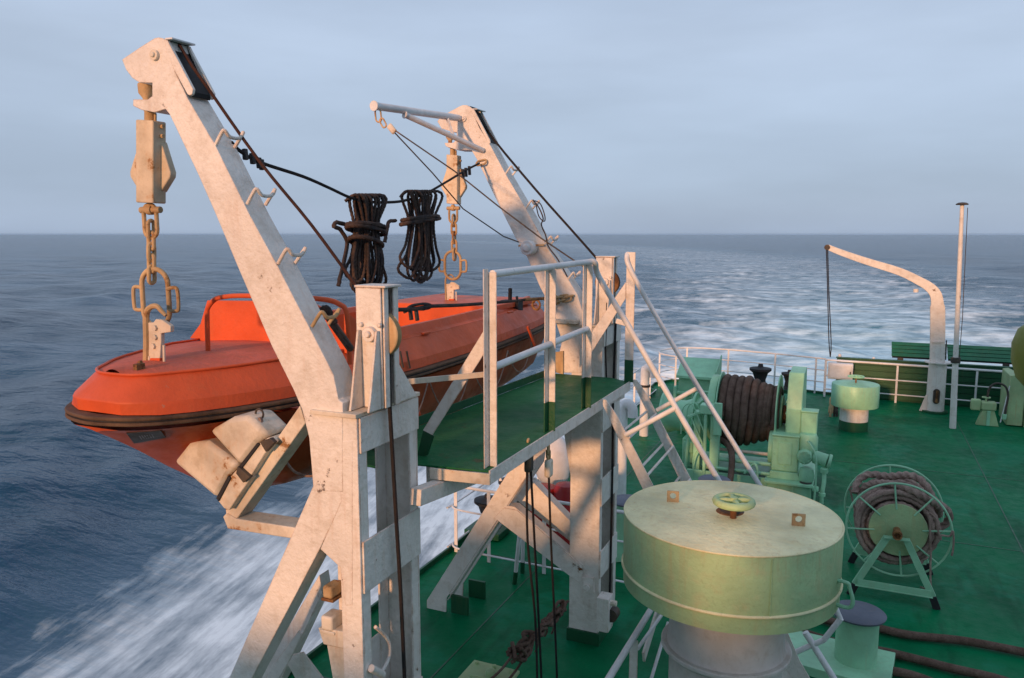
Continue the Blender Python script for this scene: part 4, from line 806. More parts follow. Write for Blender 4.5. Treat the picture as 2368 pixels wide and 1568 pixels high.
LID = paint('weathered_cream_green_lid', (0.80, 0.76, 0.47), 0.7, 0.12, 0.5, var=0.16, bump=0.8, dirt=(0.72, 0.58, 0.28), chips=(0.62, 0.46, 0.18))
NECK = paint('pinkish_white_trunk', (0.60, 0.56, 0.52), 0.45, 0.15, 0.5, var=0.12)
vent_big()
def vent_small():
    c = Vector((0.07, 18.95, 0)); root = thing('mushroom_vent', 'small pale green mushroom ventilator on a white trunk near the stern', 'ventilator', c)
    obj('cap', MB().lathe([(0.42, 0.56), (0.495, 0.56), (0.50, 0.57), (0.50, 1.04), (0.49, 1.06), (0.30, 1.075), (0.0001, 1.08)], c, seg=64), GRN, root, ang=30)
    obj('trunk', MB().lathe([(0.30, 0.22), (0.30, 0.6)], c, seg=48), WHT, root); obj('trunk_foot', MB().lathe([(0.305, 0.0), (0.305, 0.221)], c, seg=48), DGRN, root)
    handwheel(c + Vector((0.0, 0, 1.22)), 0.165, 0.016, GRN, root, 5, h=0.14)
vent_small()

# ------------------------------------------------------------------ MOORING WINCH
def winch():
    Yc = 14.4; zc = 1.22; root = thing('mooring_winch', 'pale green mooring winch wound with thick brown rope', 'winch', (-1.7, Yc, 0))
    X = lambda px_, y=Yc: P(px_, 950, Y=y).x
    xl, xr = -2.16, -1.20
    ax = (1, 0, 0)
    obj('drum', MB().cyl((xl-0.1, Yc, zc), (xr+0.1, Yc, zc), 0.33, seg=40), GRN, root)
    obj('drum_flange', MB().lathe([(0.10, 0), (0.68, 0), (0.68, 0.02), (0.10, 0.02)], (xl-0.03, Yc, zc), ax, 48), GRN, root, 0.004)
    obj('drum_flange', MB().lathe([(0.10, 0), (0.70, 0), (0.70, 0.022), (0.10, 0.022)], (xr+0.02, Yc, zc), ax, 48), GRN, root, 0.004)
    obj('brake_band', MB().lathe([(0.30, 0), (0.62, 0), (0.62, 0.13), (0.30, 0.13)], (xl-0.18, Yc, zc), ax, 48), GRN, root, 0.004)
    # rope layers
    pts = []; lay = [(0.50, 9, 0.0), ]
    mb = MB(); n_t = 7
    rads = [0.58, 0.58, 0.57, 0.58, 0.53, 0.48, 0.44, 0.44]
    xs = [xl+0.07 + 0.128*k for k in range(8)]
    path = []
    for k in range(len(rads)):
        for q in range(72):
            t_ = q/72; r_ = rads[k]*(1-t_) + rads[min(k+1, 7)]*t_ if q > 54 else rads[k]; a = 2*math.pi*t_
            x_ = xs[k] + 0.128*max(0, (t_-0.75)/0.25)*(1 if k < 7 else 0)
            path.append(Vector((x_, Yc - math.cos(a)*r_, zc + math.sin(a)*r_)))
    obj('wound_rope', MB().tube(path, 0.067, 14, lobes=0), ROPEB, root)
    p2 = [Vector((xs[0]+0.06 + 0.128*k + 0.128*q/24, Yc - math.cos(2*math.pi*q/24)*0.46, zc + math.sin(2*math.pi*q/24)*0.46)) for k in range(6) for q in range(24)]
    obj('wound_rope', MB().tube(p2, 0.066, 10), ROPEB, root)
    obj('hauling_rope', MB().tube(smooth_path([Vector((xs[0], Yc+0.0, zc-0.58)), Vector((xs[0]-0.0, Yc-0.5, zc-0.45)), P(1690,1040,Y=13.6), P(1690,1100,Y=13.3), P(1672,1180,Y=12.9)], 6), 0.055, 10), ROPEB, root)
    # left pedestal, stand, levers
    def bx(a0, a1, y0, y1, z0, z1, n='pedestal', m_=GRN, bv=0.012): return obj(n, MB().box(a0, a1, y0, y1, z0, z1), m_, root, bv)
    bx(xl-0.50, xl-0.36, 14.1, 14.7, 0.25, 1.35); bx(-2.22, -2.06, 13.52, 13.64, 0.1, 1.45, 'stand'); bx(-2.40, -2.05, 13.46, 13.70, 1.30, 1.46, 'stand'); bx(-2.52, -2.40, 13.6, 13.8, 0.1, 1.3, 'stand')
    bx(-2.16, -2.02, 13.44, 13.50, 0.95, 1.52, 'stand')
    obj('shaft', MB().cyl((-2.95, Yc, zc), (-0.85, Yc, zc), 0.075, seg=20), GRN, root)
    obj('hub', MB().cyl((xr+0.06, Yc, zc), (xr+0.18, Yc, zc), 0.16, seg=24), RUSTM, root, 0.01)
    obj('warping_head', MB().lathe([(0.30, -0.0), (0.42, 0.0), (0.43, 0.04), (0.34, 0.12), (0.29, 0.28), (0.29, 0.42), (0.34, 0.55), (0.46, 0.60), (0.46, 0.64), (0.1, 0.64)], (-3.25, Yc, 1.02), ax, 48), GRN, root)
    obj('brake_lever', MB().bar((-2.62, 13.55, 1.20), (-2.20, 13.5, 1.42), 0.05, 0.05), GRN, root, 0.01)
    for (a, b, r_) in (((-2.55,13.6,1.15),(-2.35,13.55,0.75),0.02), ((-2.3,13.5,1.35),(-2.3,13.5,0.2),0.03), ((-2.62,13.7,1.2),(-2.66,13.7,0.1),0.03)): obj('control_rod', MB().cyl(a, b, r_, seg=10), GRN, root)
    for k in range(2):
        y_ = 13.5+0.1*k; obj('hose', MB().tube(smooth_path([Vector((-2.72+0.07*k, y_, 0.9)), Vector((-2.70+.07*k, y_, 1.35)), Vector((-2.55+.05*k, y_, 1.45)), Vector((-2.42+.05*k, y_, 1.2)), Vector((-2.30, y_, 0.85)), Vector((-2.45-.05*k, y_, 0.5)), Vector((-2.5, y_, 0.15))], 5), 0.012, 8), GRN, root)
    obj('valve_block', MB().box(-2.75, -2.5, 13.8, 14.1, 0.3, 0.75).box(-2.72, -2.55, 13.75, 13.8, 0.5, 0.7), GRN, root, 0.015)
    # gear case: tall flat housing and gearbox
    y0 = 13.9; gx0, gx1 = P(1822,900,Y=y0).x, P(1858,900,Y=y0).x
    gz = [P(1840,864,Y=y0).z, P(1840,935,Y=y0).z]
    obj('gear_cover', MB().prism([(gx0, y0+0.35, gz[0]-0.02), (gx0, y0+0.12, gz[0]), (gx0, y0-0.12, gz[1]), (gx0, y0-0.12, 0.7), (gx0, y0+1.0, 0.7), (gx0, y0+1.0, gz[1]), (gx0, y0+0.8, gz[0])], (gx1-gx0, 0, 0)), GRN, root, 0.015)
    bx(-1.19, -0.76, 13.55, 14.6, 0.42, 1.02, 'gearbox', bv=0.02); bx(-1.20, -0.75, 13.53, 14.6, 1.021, 1.05, 'gearbox_lid')
    bx(-1.08, -0.87, 13.53, 13.549, 0.55, 0.92, 'inspection_plate', bv=0.004)
    for (a, b) in ((-0.98, 0.97), (-0.98, 0.51)): obj('plate_bolt', MB().cyl((a, 13.55, b), (a, 13.52, b), 0.018, seg=8), GRN, root)
    obj('gearbox_flange', MB().cyl((-1.26, 13.9, 0.72), (-1.191, 13.9, 0.72), 0.30, seg=32), GRN, root, 0.01)
    obj('foot_flare', MB().prism([(-1.19, 13.5, 0.42), (-0.76, 13.5, 0.42), (-0.70, 13.5, 0.30), (-1.25, 13.5, 0.30)], (0, 1.1, 0)), GRN, root, 0.006)
    for k in range(10):
        a = 2*math.pi*k/10; obj('flange_bolt', MB().cyl((xl-0.18, Yc+0.55*math.cos(a), zc+0.55*math.sin(a)), (xl-0.205, Yc+0.55*math.cos(a), zc+0.55*math.sin(a)), 0.02, seg=6), GRN, root)
    for (a, b) in ((-1.15, 0.97), (-0.80, 0.97), (-1.15, 0.48), (-0.80, 0.48), (-1.15, 0.72), (-0.80, 0.72)): obj('case_bolt', MB().cyl((a, 13.55, b), (a, 13.525, b), 0.016, seg=6), GRN, root)
    for z_ in (1.15, 1.35, 1.55): obj('cover_rib', MB().box(gx0-0.012, gx0-0.001, y0-0.10, y0+0.9, z_, z_+0.03), GRN, root, 0.003)
    obj('cover_rib', MB().box(gx0+0.02, gx1-0.02, y0-0.135, y0-0.121, 0.80, gz[1]-0.06), GRN, root, 0.004)
    obj('oil_drip', MB().lathe([(0.09, 0), (0.10, 0.006), (0.001, 0.008)], (-0.62, 13.45, 0.301), seg=20), DIRON, root)
    # bed frame
    bx(-1.27, -0.50, 13.30, 14.9, 0.26, 0.30, 'bed_plate', bv=0.004)
    bx(-1.25, -0.52, 13.36, 13.39, 0.02, 0.26, 'bed_frame', bv=0.004)
    for xx in (-1.25, -1.05, -0.82, -0.55): bx(xx, xx+0.02, 13.32, 13.359, 0.0, 0.26, 'bed_rib', bv=0.003)
    bx(-2.60, -1.26, 13.50, 13.55, 0.05, 0.28, 'bed_frame'); bx(-2.75, -1.26, 13.9, 14.9, 0.2, 0.25, 'bed_plate')
    for zz, rr, yy in ((0.50, 0.035, 13.6), (0.36, 0.03, 13.5), (0.62, 0.03, 13.8)): obj('tie_bar', MB().cyl((-2.1, yy, zz), (-1.2, yy, zz), rr, seg=12), WRU if zz > 0.6 else GRN, root)
    obj('bent_hose', MB().tube(smooth_path([Vector((-1.6, 13.4, 0.35)), Vector((-1.45, 13.35, 0.55)), Vector((-1.38, 13.3, 0.45)), Vector((-1.40, 13.25, 0.15)), Vector((-1.5, 13.2, 0.05))], 6), 0.02, 8), GRN, root)
    # motor, pump, valves to the right
    bx(-0.76, -0.50, 13.75, 14.0, 1.05, 1.42, 'motor_box', bv=0.02); bx(-0.77, -0.49, 13.74, 14.01, 1.421, 1.45, 'motor_lid')
    obj('motor', MB().lathe([(0.05, 0), (0.15, 0), (0.16, 0.02), (0.16, 0.30), (0.13, 0.36), (0.05, 0.36)], (-0.63, 13.7, 0.72), (0, 0, 1), 28), GRN, root)
    obj('motor_end', MB().lathe([(0.02, 0.03), (0.10, 0.02), (0.12, 0), (0.13, -0.06), (0.11, -0.12)], (-0.66, 13.50, 0.72), (0, -1, 0), 28), GRN, root)
    for k in range(8): a = k*math.pi/4; obj('end_bolt', MB().cyl((-0.66+0.09*math.cos(a), 13.48, 0.72+0.09*math.sin(a)), (-0.66+0.09*math.cos(a), 13.46, 0.72+0.09*math.sin(a)), 0.014, seg=6), GRN, root)
    obj('pump', MB().lathe([(0.05, 0), (0.11, 0.0), (0.13, 0.1), (0.10, 0.22), (0.05, 0.24)], (-0.62, 13.55, 0.30), (0, 0, 1), 24), GRN, root)
    obj('pump', MB().cyl((-0.52, 13.6, 0.72), (-0.30, 13.55, 0.68), 0.11, seg=24), GRN, root, 0.015); obj('pump_cap', MB().cyl((-0.30, 13.55, 0.68), (-0.25, 13.55, 0.67), 0.125, seg=24), GRN, root, 0.01)
    obj('pipe', MB().tube(smooth_path([Vector((-0.35, 13.5, 0.55)), Vector((-0.34, 13.45, 0.35)), Vector((-0.36, 13.4, 0.15)), Vector((-0.36, 13.4, 0.0))], 5), 0.035, 10), GRN, root)
    obj('pipe_joint', MB().cyl((-0.345, 13.48, 0.50), (-0.345, 13.47, 0.58), 0.06, seg=12), GRN, root, 0.006); obj('pipe_joint', MB().cyl((-0.36, 13.4, 0.12), (-0.36, 13.4, 0.18), 0.055, seg=12), GRN, root, 0.006)
    obj('pipe', MB().tube(smooth_path([Vector((-0.62, 13.45, 1.0)), Vector((-0.58, 13.38, 0.98)), Vector((-0.48, 13.3, 0.8)), Vector((-0.46, 13.28, 0.4)), Vector((-0.47, 13.28, 0.02))], 6), 0.016, 8), GRN, root)
    obj('valve', MB().cyl((-0.5, 13.35, 0.25), (-0.42, 13.33, 0.25), 0.05, seg=12), GRN, root, 0.01)
winch()
def cabinet():
    root = thing('control_cabinet', 'pale green steel control cabinet with sloping top behind the winch', 'cabinet', (-2.95, 17.4, 0))
    obj('body', MB().prism([(-3.55, 17.2, 0), (-2.78, 17.2, 0), (-2.78, 17.2, 1.37), (-3.55, 17.2, 1.34)], (0, 0.45, 0)), GRN, root, 0.01)
    obj('lid', MB().prism([(-3.58, 17.05, 1.24), (-3.58, 17.05, 1.30), (-3.58, 17.7, 1.62), (-3.58, 17.72, 1.35)], (0.86, 0, 0)), GRN, root, 0.006)
    obj('side_shield', MB().prism([(-2.74, 17.15, 0.3), (-2.74, 17.8, 0.3), (-2.74, 17.8, 1.70), (-2.74, 17.1, 1.42)], (0.025, 0, 0)), GRN, root, 0.004)
    for k in range(3): obj('valve_gear', MB().cyl((-3.5+0.22*k, 17.10, 0.85), (-3.5+0.22*k, 17.19, 0.85), 0.075, seg=14), GRN, root, 0.01)
    obj('valve_rack', MB().box(-3.62, -2.95, 17.04, 17.10, 0.88, 0.94).box(-3.60, -3.0, 17.02, 17.12, 0.62, 0.70).box(-3.62, -3.56, 17.0, 17.15, 0.55, 1.05), GRN, root, 0.01)
    for k in range(4): obj('pipe', MB().tube(smooth_path([Vector((-3.35+0.16*k, 17.0, 0.2)), Vector((-3.35+0.16*k, 16.98, 0.85)), Vector((-3.25+0.16*k, 16.95, 0.98)), Vector((-2.85+0.04*k, 16.9, 1.0)), Vector((-2.70+0.04*k, 16.9, 0.9)), Vector((-2.68+0.04*k, 16.9, 0.1))], 5), 0.025, 8), GRN, root)
    for k in range(2): obj('pipe', MB().tube(smooth_path([Vector((-2.70, 17.3+0.15*k, 1.22-0.14*k)), Vector((-2.50, 17.3+.15*k, 1.23-.14*k)), Vector((-2.38-.08*k, 17.3+.15*k, 1.15-.14*k)), Vector((-2.36-.08*k, 17.3+.15*k, 0.2))], 5), 0.032, 8), GRN, root)
cabinet()

# ------------------------------------------------------------------ ROPE REEL
def reel():
    zc = 0.86; root = thing('rope_reel', 'pale green spoked reel holding coiled hemp rope on an A-frame stand', 'rope reel', (0.58, 10.6, 0))
    for y_, xx in ((10.15, 0.60), (10.95, 0.57)):
        w_ = obj('reel_wheel', MB().torus((xx, y_, zc), (0, 1, 0), 0.575, 0.013, 56, 8), GRN, root)
        mb = MB().lathe([(0.0001, -0.01), (0.32, -0.01), (0.325, 0), (0.32, 0.01), (0.0001, 0.01)], (xx, y_, zc), (0, 1, 0), 48, cap=False); obj('disc', mb, GRNV if y_ < 10.5 else GRN, w_)
        for k in range(8):
            a = k*math.pi/4 + 0.12; obj('spoke', MB().tube([(xx+0.26*math.cos(a), y_-0.012*(1 if y_ < 10.5 else -1), zc+0.26*math.sin(a)), (xx+0.57*math.cos(a), y_, zc+0.57*math.sin(a))], 0.011, 8), GRN, w_)
    R_ = random.Random(4); path = []
    for lay in range(4):
        r0 = 0.24 + 0.062*lay; n_ = 10 - (lay == 3)
        for k in range(n_):
            f0 = (k/(n_-1)) if lay % 2 == 0 else 1-(k/(n_-1))
            yy = 10.22 + 0.66*f0
            for q in range(84): a = 2*math.pi*q/84; rr = r0 + R_.uniform(-0.001, 0.001) + 0.02*math.sin(k*1.3+lay) + 0.006*math.sin(3*a+k); path.append(Vector((0.585+rr*math.cos(a), yy + 0.03*math.sin(a*1+k), zc + rr*math.sin(a))))
    obj('coiled_rope', MB().tube(path, 0.038, 12, lobes=3, pitch=0.24), ROPEG, root)
    # slack bights over the top and down the side
    pb = []
    for q in range(30): a = math.radians(155 - q*7.5); rr = 0.53 + 0.05*math.sin(q*0.7); pb.append(Vector((0.60 + rr*1.02*math.cos(a), 10.62 + 0.16*math.sin(q*0.35), zc + 0.02 + rr*math.sin(a))))
    obj('slack_rope', MB().tube(smooth_path(pb, 6), 0.05, 15, lobes=3, pitch=0.3), ROPEG, root)
    pb = [Vector((0.60 + (0.49 + 0.02*math.sin(q))*math.cos(math.radians(150-q*8)), 10.45 + 0.25*math.cos(q*0.3), zc + 0.50*math.sin(math.radians(150-q*8)))) for q in range(18)]
    obj('slack_rope', MB().tube(smooth_path(pb, 6), 0.046, 15, lobes=3, pitch=0.3), ROPEG, root)
    obj('tie_line', MB().tube(smooth_path(px([(2150,1190),(2152,1260),(2151,1330),(2152,1365),(2140,1362),(2128,1357)], Y=10.10), 5), 0.014, 8, lobes=3, pitch=0.05), ROPEG, root)
    obj('tie_line', MB().tube(smooth_path(px([(2148,1185),(2165,1200),(2170,1230),(2176,1248),(2176,1238),(2196,1240),(2204,1228),(2205,1260),(2201,1285)], Y=10.10), 5), 0.013, 8, lobes=3, pitch=0.05), ROPEG, root)
    obj('tie_line', MB().tube(smooth_path(px([(1962,1132),(1975,1136),(1985,1140),(1978,1128),(1966,1130),(1975,1170),(1980,1205)], Y=10.9), 5), 0.013, 8, lobes=3, pitch=0.05), ROPEG, root)
    obj('axle', MB().cyl((0.585, 9.98, zc), (0.585, 11.1, zc), 0.04, seg=18), RUSTM, root)
    obj('axle_end', MB().lathe([(0.035, 0), (0.055, 0), (0.055, 0.06), (0.035, 0.06), (0.035, 0.01)], (0.585, 9.93, zc), (0, 1, 0), 20, cap=False), RUSTM, root)
    for y_ in (10.02, 11.05):
        for sx in (-1, 1):
            a = Vector((0.585+sx*0.10, y_, zc-0.06)); b = Vector((0.585+sx*0.42, y_, 0.14)); fo = Vector((0.585+sx*0.475, y_, 0.0))
            obj('leg', MB().bar(a, b, 0.075, 0.012, (0, 1, 0)).bar(a + Vector((sx*0.035, 0.03, 0)), b + Vector((sx*0.035, 0.03, 0)), 0.01, 0.06, (0, 1, 0)), GRN, root, 0.002)
            obj('foot', MB().bar(b, fo, 0.08, 0.05, (0, 1, 0)), BLK, root, 0.003)
        obj('bearing_plate', MB().box(0.585-0.14, 0.585+0.14, y_-0.04, y_+0.04, zc-0.075, zc-0.055), GRN, root, 0.003)
        obj('cross_bar', MB().box(0.585-0.40, 0.585+0.40, y_-0.035, y_-0.025, 0.15, 0.23).box(0.585-0.42, 0.585+0.42, y_-0.045, y_+0.03, 0.138, 0.149), GRN, root, 0.003)
reel()

# ------------------------------------------------------------------ BOLLARDS, CHOCKS, CAPSTAN
def bollards(lbl, posts, r, h, base, rot=0, zb=0.10, cap=1.5):
    c = Vector((sum(p[0] for p in posts)/len(posts), sum(p[1] for p in posts)/len(posts), 0)); root = thing('bollard', lbl, 'bollard', c, 'mooring bollards')
    obj('base_plate', MB().prism([(x, y, 0.004) for x, y in base], (0, 0, zb)), GRN, root, 0.006)
    for x, y in posts:
        po = obj('post', MB().lathe([(r, zb+0.004), (r, h-0.03), (r*0.98, h-0.03)], (x, y, 0), seg=40), GRN, root)
        obj('cap', MB().lathe([(r*0.98, h-0.04), (r*cap, h-0.035), (r*cap+0.008, h-0.015), (r*cap-0.01, h), (0.0001, h+0.012)], (x, y, 0), seg=40), GREYB, root)
b1 = P(1985, 1413, Z=0.62)
bollards('pale green bollard with blue-grey cap beside the weathered vent cap, bottom right', [(b1.x, b1.y)], 0.20, 0.62, [(b1.x-1.15, b1.y-0.25), (b1.x+0.30, b1.y-0.45), (b1.x+0.38, b1.y+0.30), (b1.x-1.1, b1.y+0.42)], cap=1.28)
b2 = P(1452, 1155, Z=0.85); b3 = P(1652, 1107, Z=0.85)
bollards('pale green twin bollard with flat blue-grey caps, behind the ladder foot', [(b2.x, b2.y), (b3.x, b3.y)], 0.15, 0.85, [(b2.x-0.55, b2.y-0.5), (b3.x+0.4, b3.y-0.5), (b3.x+0.4, b3.y+0.45), (b2.x-0.55, b2.y+0.45)], cap=1.5, zb=0.30)
def chock(lbl, c, s, mat=BLK):
    root = thing('roller_fairlead', lbl, 'fairlead', c, 'black roller fairleads at the deck edge'); c = Vector(c)
    obj('roller', MB().lathe([(0.20*s, 0), (0.12*s, 0.06*s), (0.10*s, 0.20*s), (0.14*s, 0.33*s), (0.20*s, 0.38*s), (0.20*s, 0.42*s), (0.05*s, 0.45*s), (0.04*s, 0.50*s)], c, seg=28), mat, root)
    obj('base', MB().box(c.x-0.28*s, c.x+0.28*s, c.y-0.22*s, c.y+0.22*s, c.z-0.10*s, c.z), REDP if s > 1.1 else DGRN, root, 0.01)
chock('black roller fairlead at the port deck edge beside the white rail corner', (-4.80, 9.95, 0.12), 1.0)
chock('second black roller fairlead at the port deck edge, half behind the far davit leg', (-4.85, 10.9, 0.12), 1.0)
c = P(1757, 893, Z=0.55); chock('black roller fairlead on a red base behind the rope drum of the winch', (c.x, c.y, 0.45), 1.35)
c = P(1590, 925, Z=0.2); chock('black roller fairlead behind the warping head of the winch', (c.x, c.y, 0.12), 1.2)
c = P(1815, 905, Z=0.5); chock('small black roller fairlead showing just left of the gear cover', (c.x, c.y+1.2, 0.35), 1.0)

# ------------------------------------------------------------------ RAILINGS
def railing(lbl, path, heights, posts, r=0.022, feet=0.0, mat=WHR, group='white tube railings', closed=False):
    root = thing('railing', lbl, 'railing', (path[0][0], path[0][1], 0.0), group)
    for i, h in enumerate(heights):
        obj('top_rail' if i == 0 else 'lower_rail', MB().tube(smooth_path([Vector((p[0], p[1], h)) for p in path], 4) if len(path) > 2 else [Vector((p[0], p[1], h)) for p in path], r if i == 0 else r*0.62, 10), mat, root)
    for (x, y) in posts:
        obj('stanchion', MB().bar((x, y, feet), (x, y, heights[0]), 0.05, 0.012, (0, 1, 0)), mat, root, 0.002)
    return root
E_ = -5.0
railing('white port side railing beside the wake, ending in a rounded corner', [(-4.35, 9.06), (-4.85, 9.10), (E_, 9.25), (E_, 9.5), (-4.98, 14.0), (-4.95, 17.7), (-4.98, 20.8), (-5.0, 21.2)], (1.0, 0.66, 0.10), [(-4.93, 9.2)] + [(-4.98, 9.2+1.6*k) for k in range(1, 8)])
railing('white railing crossing the deck below the platform', [(-4.35, 9.06), (-1.85, 9.0)], (1.0, 0.62, 0.10), [(-4.36, 9.07), (-3.55, 9.04), (-2.75, 9.02), (-1.95, 9.0)])
railing('white stern railing curving round the port quarter', [(-4.55, 21.6), (-5.05, 21.95), (-5.2, 22.5), (-5.0, 23.1), (-4.4, 23.5), (-3.4, 23.55), (-2.0, 23.25), (-0.70, 22.85)], (1.0, 0.68, 0.35), [(-4.55, 21.6), (-5.15, 22.2), (-4.6, 23.4), (-3.4, 23.5), (-2.05, 23.2), (-0.95, 22.95), (-0.70, 22.85)], r=0.025)
railing('white stern railing in front of the dark green slatted screen', [(-0.70, 22.55), (1.5, 22.45), (4.6, 22.3), (6.8, 22.2)], (1.02, 0.60, 0.22), [(-0.68, 22.55), (1.06, 22.47), (2.85, 22.38), (4.6, 22.3), (6.7, 22.2)], r=0.03)
# small companionway railing at the bottom, beneath the big vent
rr = thing('stair_railing', 'white tube stair railing running under the large vent cap at the bottom', 'railing', P(1440, 1500, X=-1.62))
A = P(1405, 1575, Z=1.0); 
for (q0, q1, r_, n_) in (((1395,1590),(1508,1405),0.024,'hand_rail'), ((1475,1500),(1540,1408),0.014,'lower_rail'), ((1500,1590),(1545,1440),0.014,'lower_rail')):
    obj(n_, MB().tube([P(*q0, X=-1.35), P(*q1, X=-1.35)], r_, 10), WHR, rr)
obj('stanchion', MB().bar(P(1466,1480,X=-1.35), P(1462,1640,X=-1.35), 0.06, 0.012, (0, 1, 0)), WHT, rr, 0.002)
obj('stringer', MB().bar(P(1525,1400,X=-1.40), P(1488,1520,X=-1.40), 0.02, 0.10, (0, 1, 0)), WHT, rr, 0.002)
rr = thing('stair_railing', 'white stair railing with grey stringer at the foot of the green bollard, bottom right', 'railing', P(1880, 1520, Y=6.3))
for (q0, q1, r_, n_) in (((1862,1462),(1935,1580),0.026,'hand_rail'), ((1840,1508),(1905,1480),0.022,'top_rail'), ((1905,1480),(1945,1430),0.022,'top_rail'), ((1845,1535),(1835,1590),0.014,'lower_rail'), ((1944,1432),(1930,1400),0.02,'top_rail')):
    obj(n_, MB().tube([P(*q0, Y=6.35), P(*q1, Y=6.35)], r_, 10), WHR, rr)
obj('stringer', MB().prism(px([(1818,1455),(1850,1530),(1885,1590),(1845,1590),(1812,1540),(1800,1470)], Y=6.3), (0, 0.012, 0)), WHT, rr, 0.002)

# ------------------------------------------------------------------ STERN: crane, pole, screen, boxes, locker
def crane():
    Y0 = 21.6; root = thing('stern_crane', 'white curved boom crane on a thick white pedestal at the stern', 'crane', (1.93, Y0, 0))
    z_ = P(2168, 840, Y=Y0).z
    xa, xb = P(2148,840,Y=Y0).x, P(2192,840,Y=Y0).x
    mb = MB().lathe([((xb-xa)/2*1.02, 0.0), ((xb-xa)/2*0.98, z_)], ((xa+xb)/2, Y0+0.1, 0), seg=32); obj('pedestal', mb, WHT, root, 0.006)
    obj('pedestal_head', MB().lathe([(0.30, z_+0.002), (0.30, z_+0.03), (0.24, z_+0.03)], ((xa+xb)/2, Y0+0.1, 0), seg=32), WHT, root)
    obj('pedestal_fin', MB().prism([(xa+0.02, Y0, 0.0), (xa-0.14, Y0, 0.02), (xa-0.02, Y0, 0.42), (xa+0.02, Y0, 0.45)], (0, 0.03, 0)), WHT, root, 0.004)
    obj('pedestal_foot', MB().lathe([(0.30, 0.004), (0.30, 0.05), (0.26, 0.05)], ((xa+xb)/2, Y0+0.1, 0), seg=32), DGRN, root)
    cx_ = (xa+xb)/2; zc_ = (P(2168,895,Y=Y0).z + P(2168,935,Y=Y0).z)/2
    sl = [Vector((cx_+0.075*math.cos(a), Y0-0.14, zc_ + 0.075*math.sin(a) + (0.11 if math.sin(a) > 0 else -0.11))) for a in [math.pi*2*k/24+0.01 for k in range(24)]]
    obj('slot', MB().prism(sl, (0, 0.05, 0)), DIRON, root); obj('slot_wire', MB().cyl((cx_, Y0-0.15, zc_-0.15), (cx_+0.01, Y0-0.15, zc_+0.15), 0.03, seg=10), RUSTM, root)
    pl = [(2167,838),(2168,780),(2168,720),(2166,690),(2160,675),(2148,663),(2130,652),(2080,628),(2000,603),(1940,582),(1914,571)]
    cen = smooth_path([P(*q, Y=Y0) for q in pl], 4); n_ = len(cen)
    vs = []; 
    for i, p in enumerate(cen):
        a = cen[max(0, i-1)]; b = cen[min(n_-1, i+1)]; t_ = (b-a).normalized(); nn = Vector((t_.z, 0, -t_.x)); f_ = i/(n_-1); w = 0.25*(1-f_) + 0.10*f_
        if f_ < 0.25: w = 0.25
        vs += [p + nn*w*0.65 + Vector((0, -0.07, 0)), p + nn*w*0.65 + Vector((0, 0.07, 0)), p - nn*w*0.65 + Vector((0, 0.07, 0)), p - nn*w*0.65 + Vector((0, -0.07, 0))]
    mb = MB().add(vs, [(i*4+k, i*4+(k+1) % 4, (i+1)*4+(k+1) % 4, (i+1)*4+k) for i in range(n_-1) for k in range(4)] + [(3, 2, 1, 0), (n_*4-4, n_*4-3, n_*4-2, n_*4-1)])
    mb.f = [tuple(reversed(f_)) for f_ in mb.f]
    obj('boom', mb, WHT, root, 0.008, ang=50)
    obj('boom_collar', MB().bar(P(2154,790,Y=Y0), P(2180,790,Y=Y0), 0.2, 0.03), WHT, root)
    obj('boom_lug', MB().cyl(P(2118,668,Y=Y0), P(2118,676,Y=Y0), 0.06, seg=12), WHT, root)
    obj('head_sheave', MB().cyl(P(1913,572,Y=Y0) + Vector((0, -0.09, 0)), P(1913,572,Y=Y0) + Vector((0, 0.09, 0)), 0.07, seg=16), DIRON, root)
    return root
crane()
for a, b, l_ in ((1911, 1917, 'left'), (1914, 1922, 'right')):
    rope('hanging_wire', px([(a, 575), (a+3, 680), (b, 790), (1920, 826)], Y=21.6 if a == 1911 else 21.66), 0.014, WIREK, 'thin dark crane wire hanging from the boom tip to the stern rail, %s strand' % l_, 'wire', 6, sm=3)
fp = thing('flag_pole', 'tall thin white flagpole with a dark cap at the stern', 'flagpole', (2.08, 20.0, 0))
bt = P(2203, 990, Y=20.0); tp = P(2225, 474, Y=20.0)
obj('pole', MB().cyl(bt + Vector((0, 0, 0)), bt.lerp(tp, 0.31), 0.070, 0.062, 20).cyl(bt.lerp(tp, 0.31), tp, 0.055, 0.042, 20), WHT, fp)
obj('collar', MB().cyl(bt.lerp(tp, 0.30), bt.lerp(tp, 0.325), 0.10, seg=20), DIRON, fp, 0.01)
obj('truck_cap', MB().lathe([(0.12, 0), (0.13, 0.02), (0.08, 0.05), (0.0001, 0.06)], tp, seg=24), DIRON, fp)
obj('halyard', MB().tube([tp + Vector((0.11, 0, -0.06)), tp.lerp(bt, 0.5) + Vector((0.10, 0, 0)), tp.lerp(bt, 0.69) + Vector((0.07, 0, 0))], 0.008, 6), DIRON, fp)
sc = thing('slatted_screen', 'dark green slatted board screen along the stern behind the white rail', 'screen', (1.8, 22.7, 0))
for k in range(7): obj('slat', MB().box(-0.42, 6.9, 22.64+0.006*(k % 2), 22.67+0.006*(k % 2), 0.05+k*0.147, 0.05+k*0.147+0.132), DGRN, sc, 0.006)
for xx in (-0.40, 1.4, 3.2, 5.0): obj('screen_post', MB().box(xx, xx+0.06, 22.69, 22.75, 0.0, 1.075), DGRN, sc, 0.004)
obj('screen_backing', MB().box(-0.41, 6.88, 22.685, 22.70, 0.03, 1.07), DGRN, sc, 0.002)
obj('screen_cap', MB().box(-0.44, 6.9, 22.60, 22.76, 1.076, 1.10), DGRN, sc, 0.004)
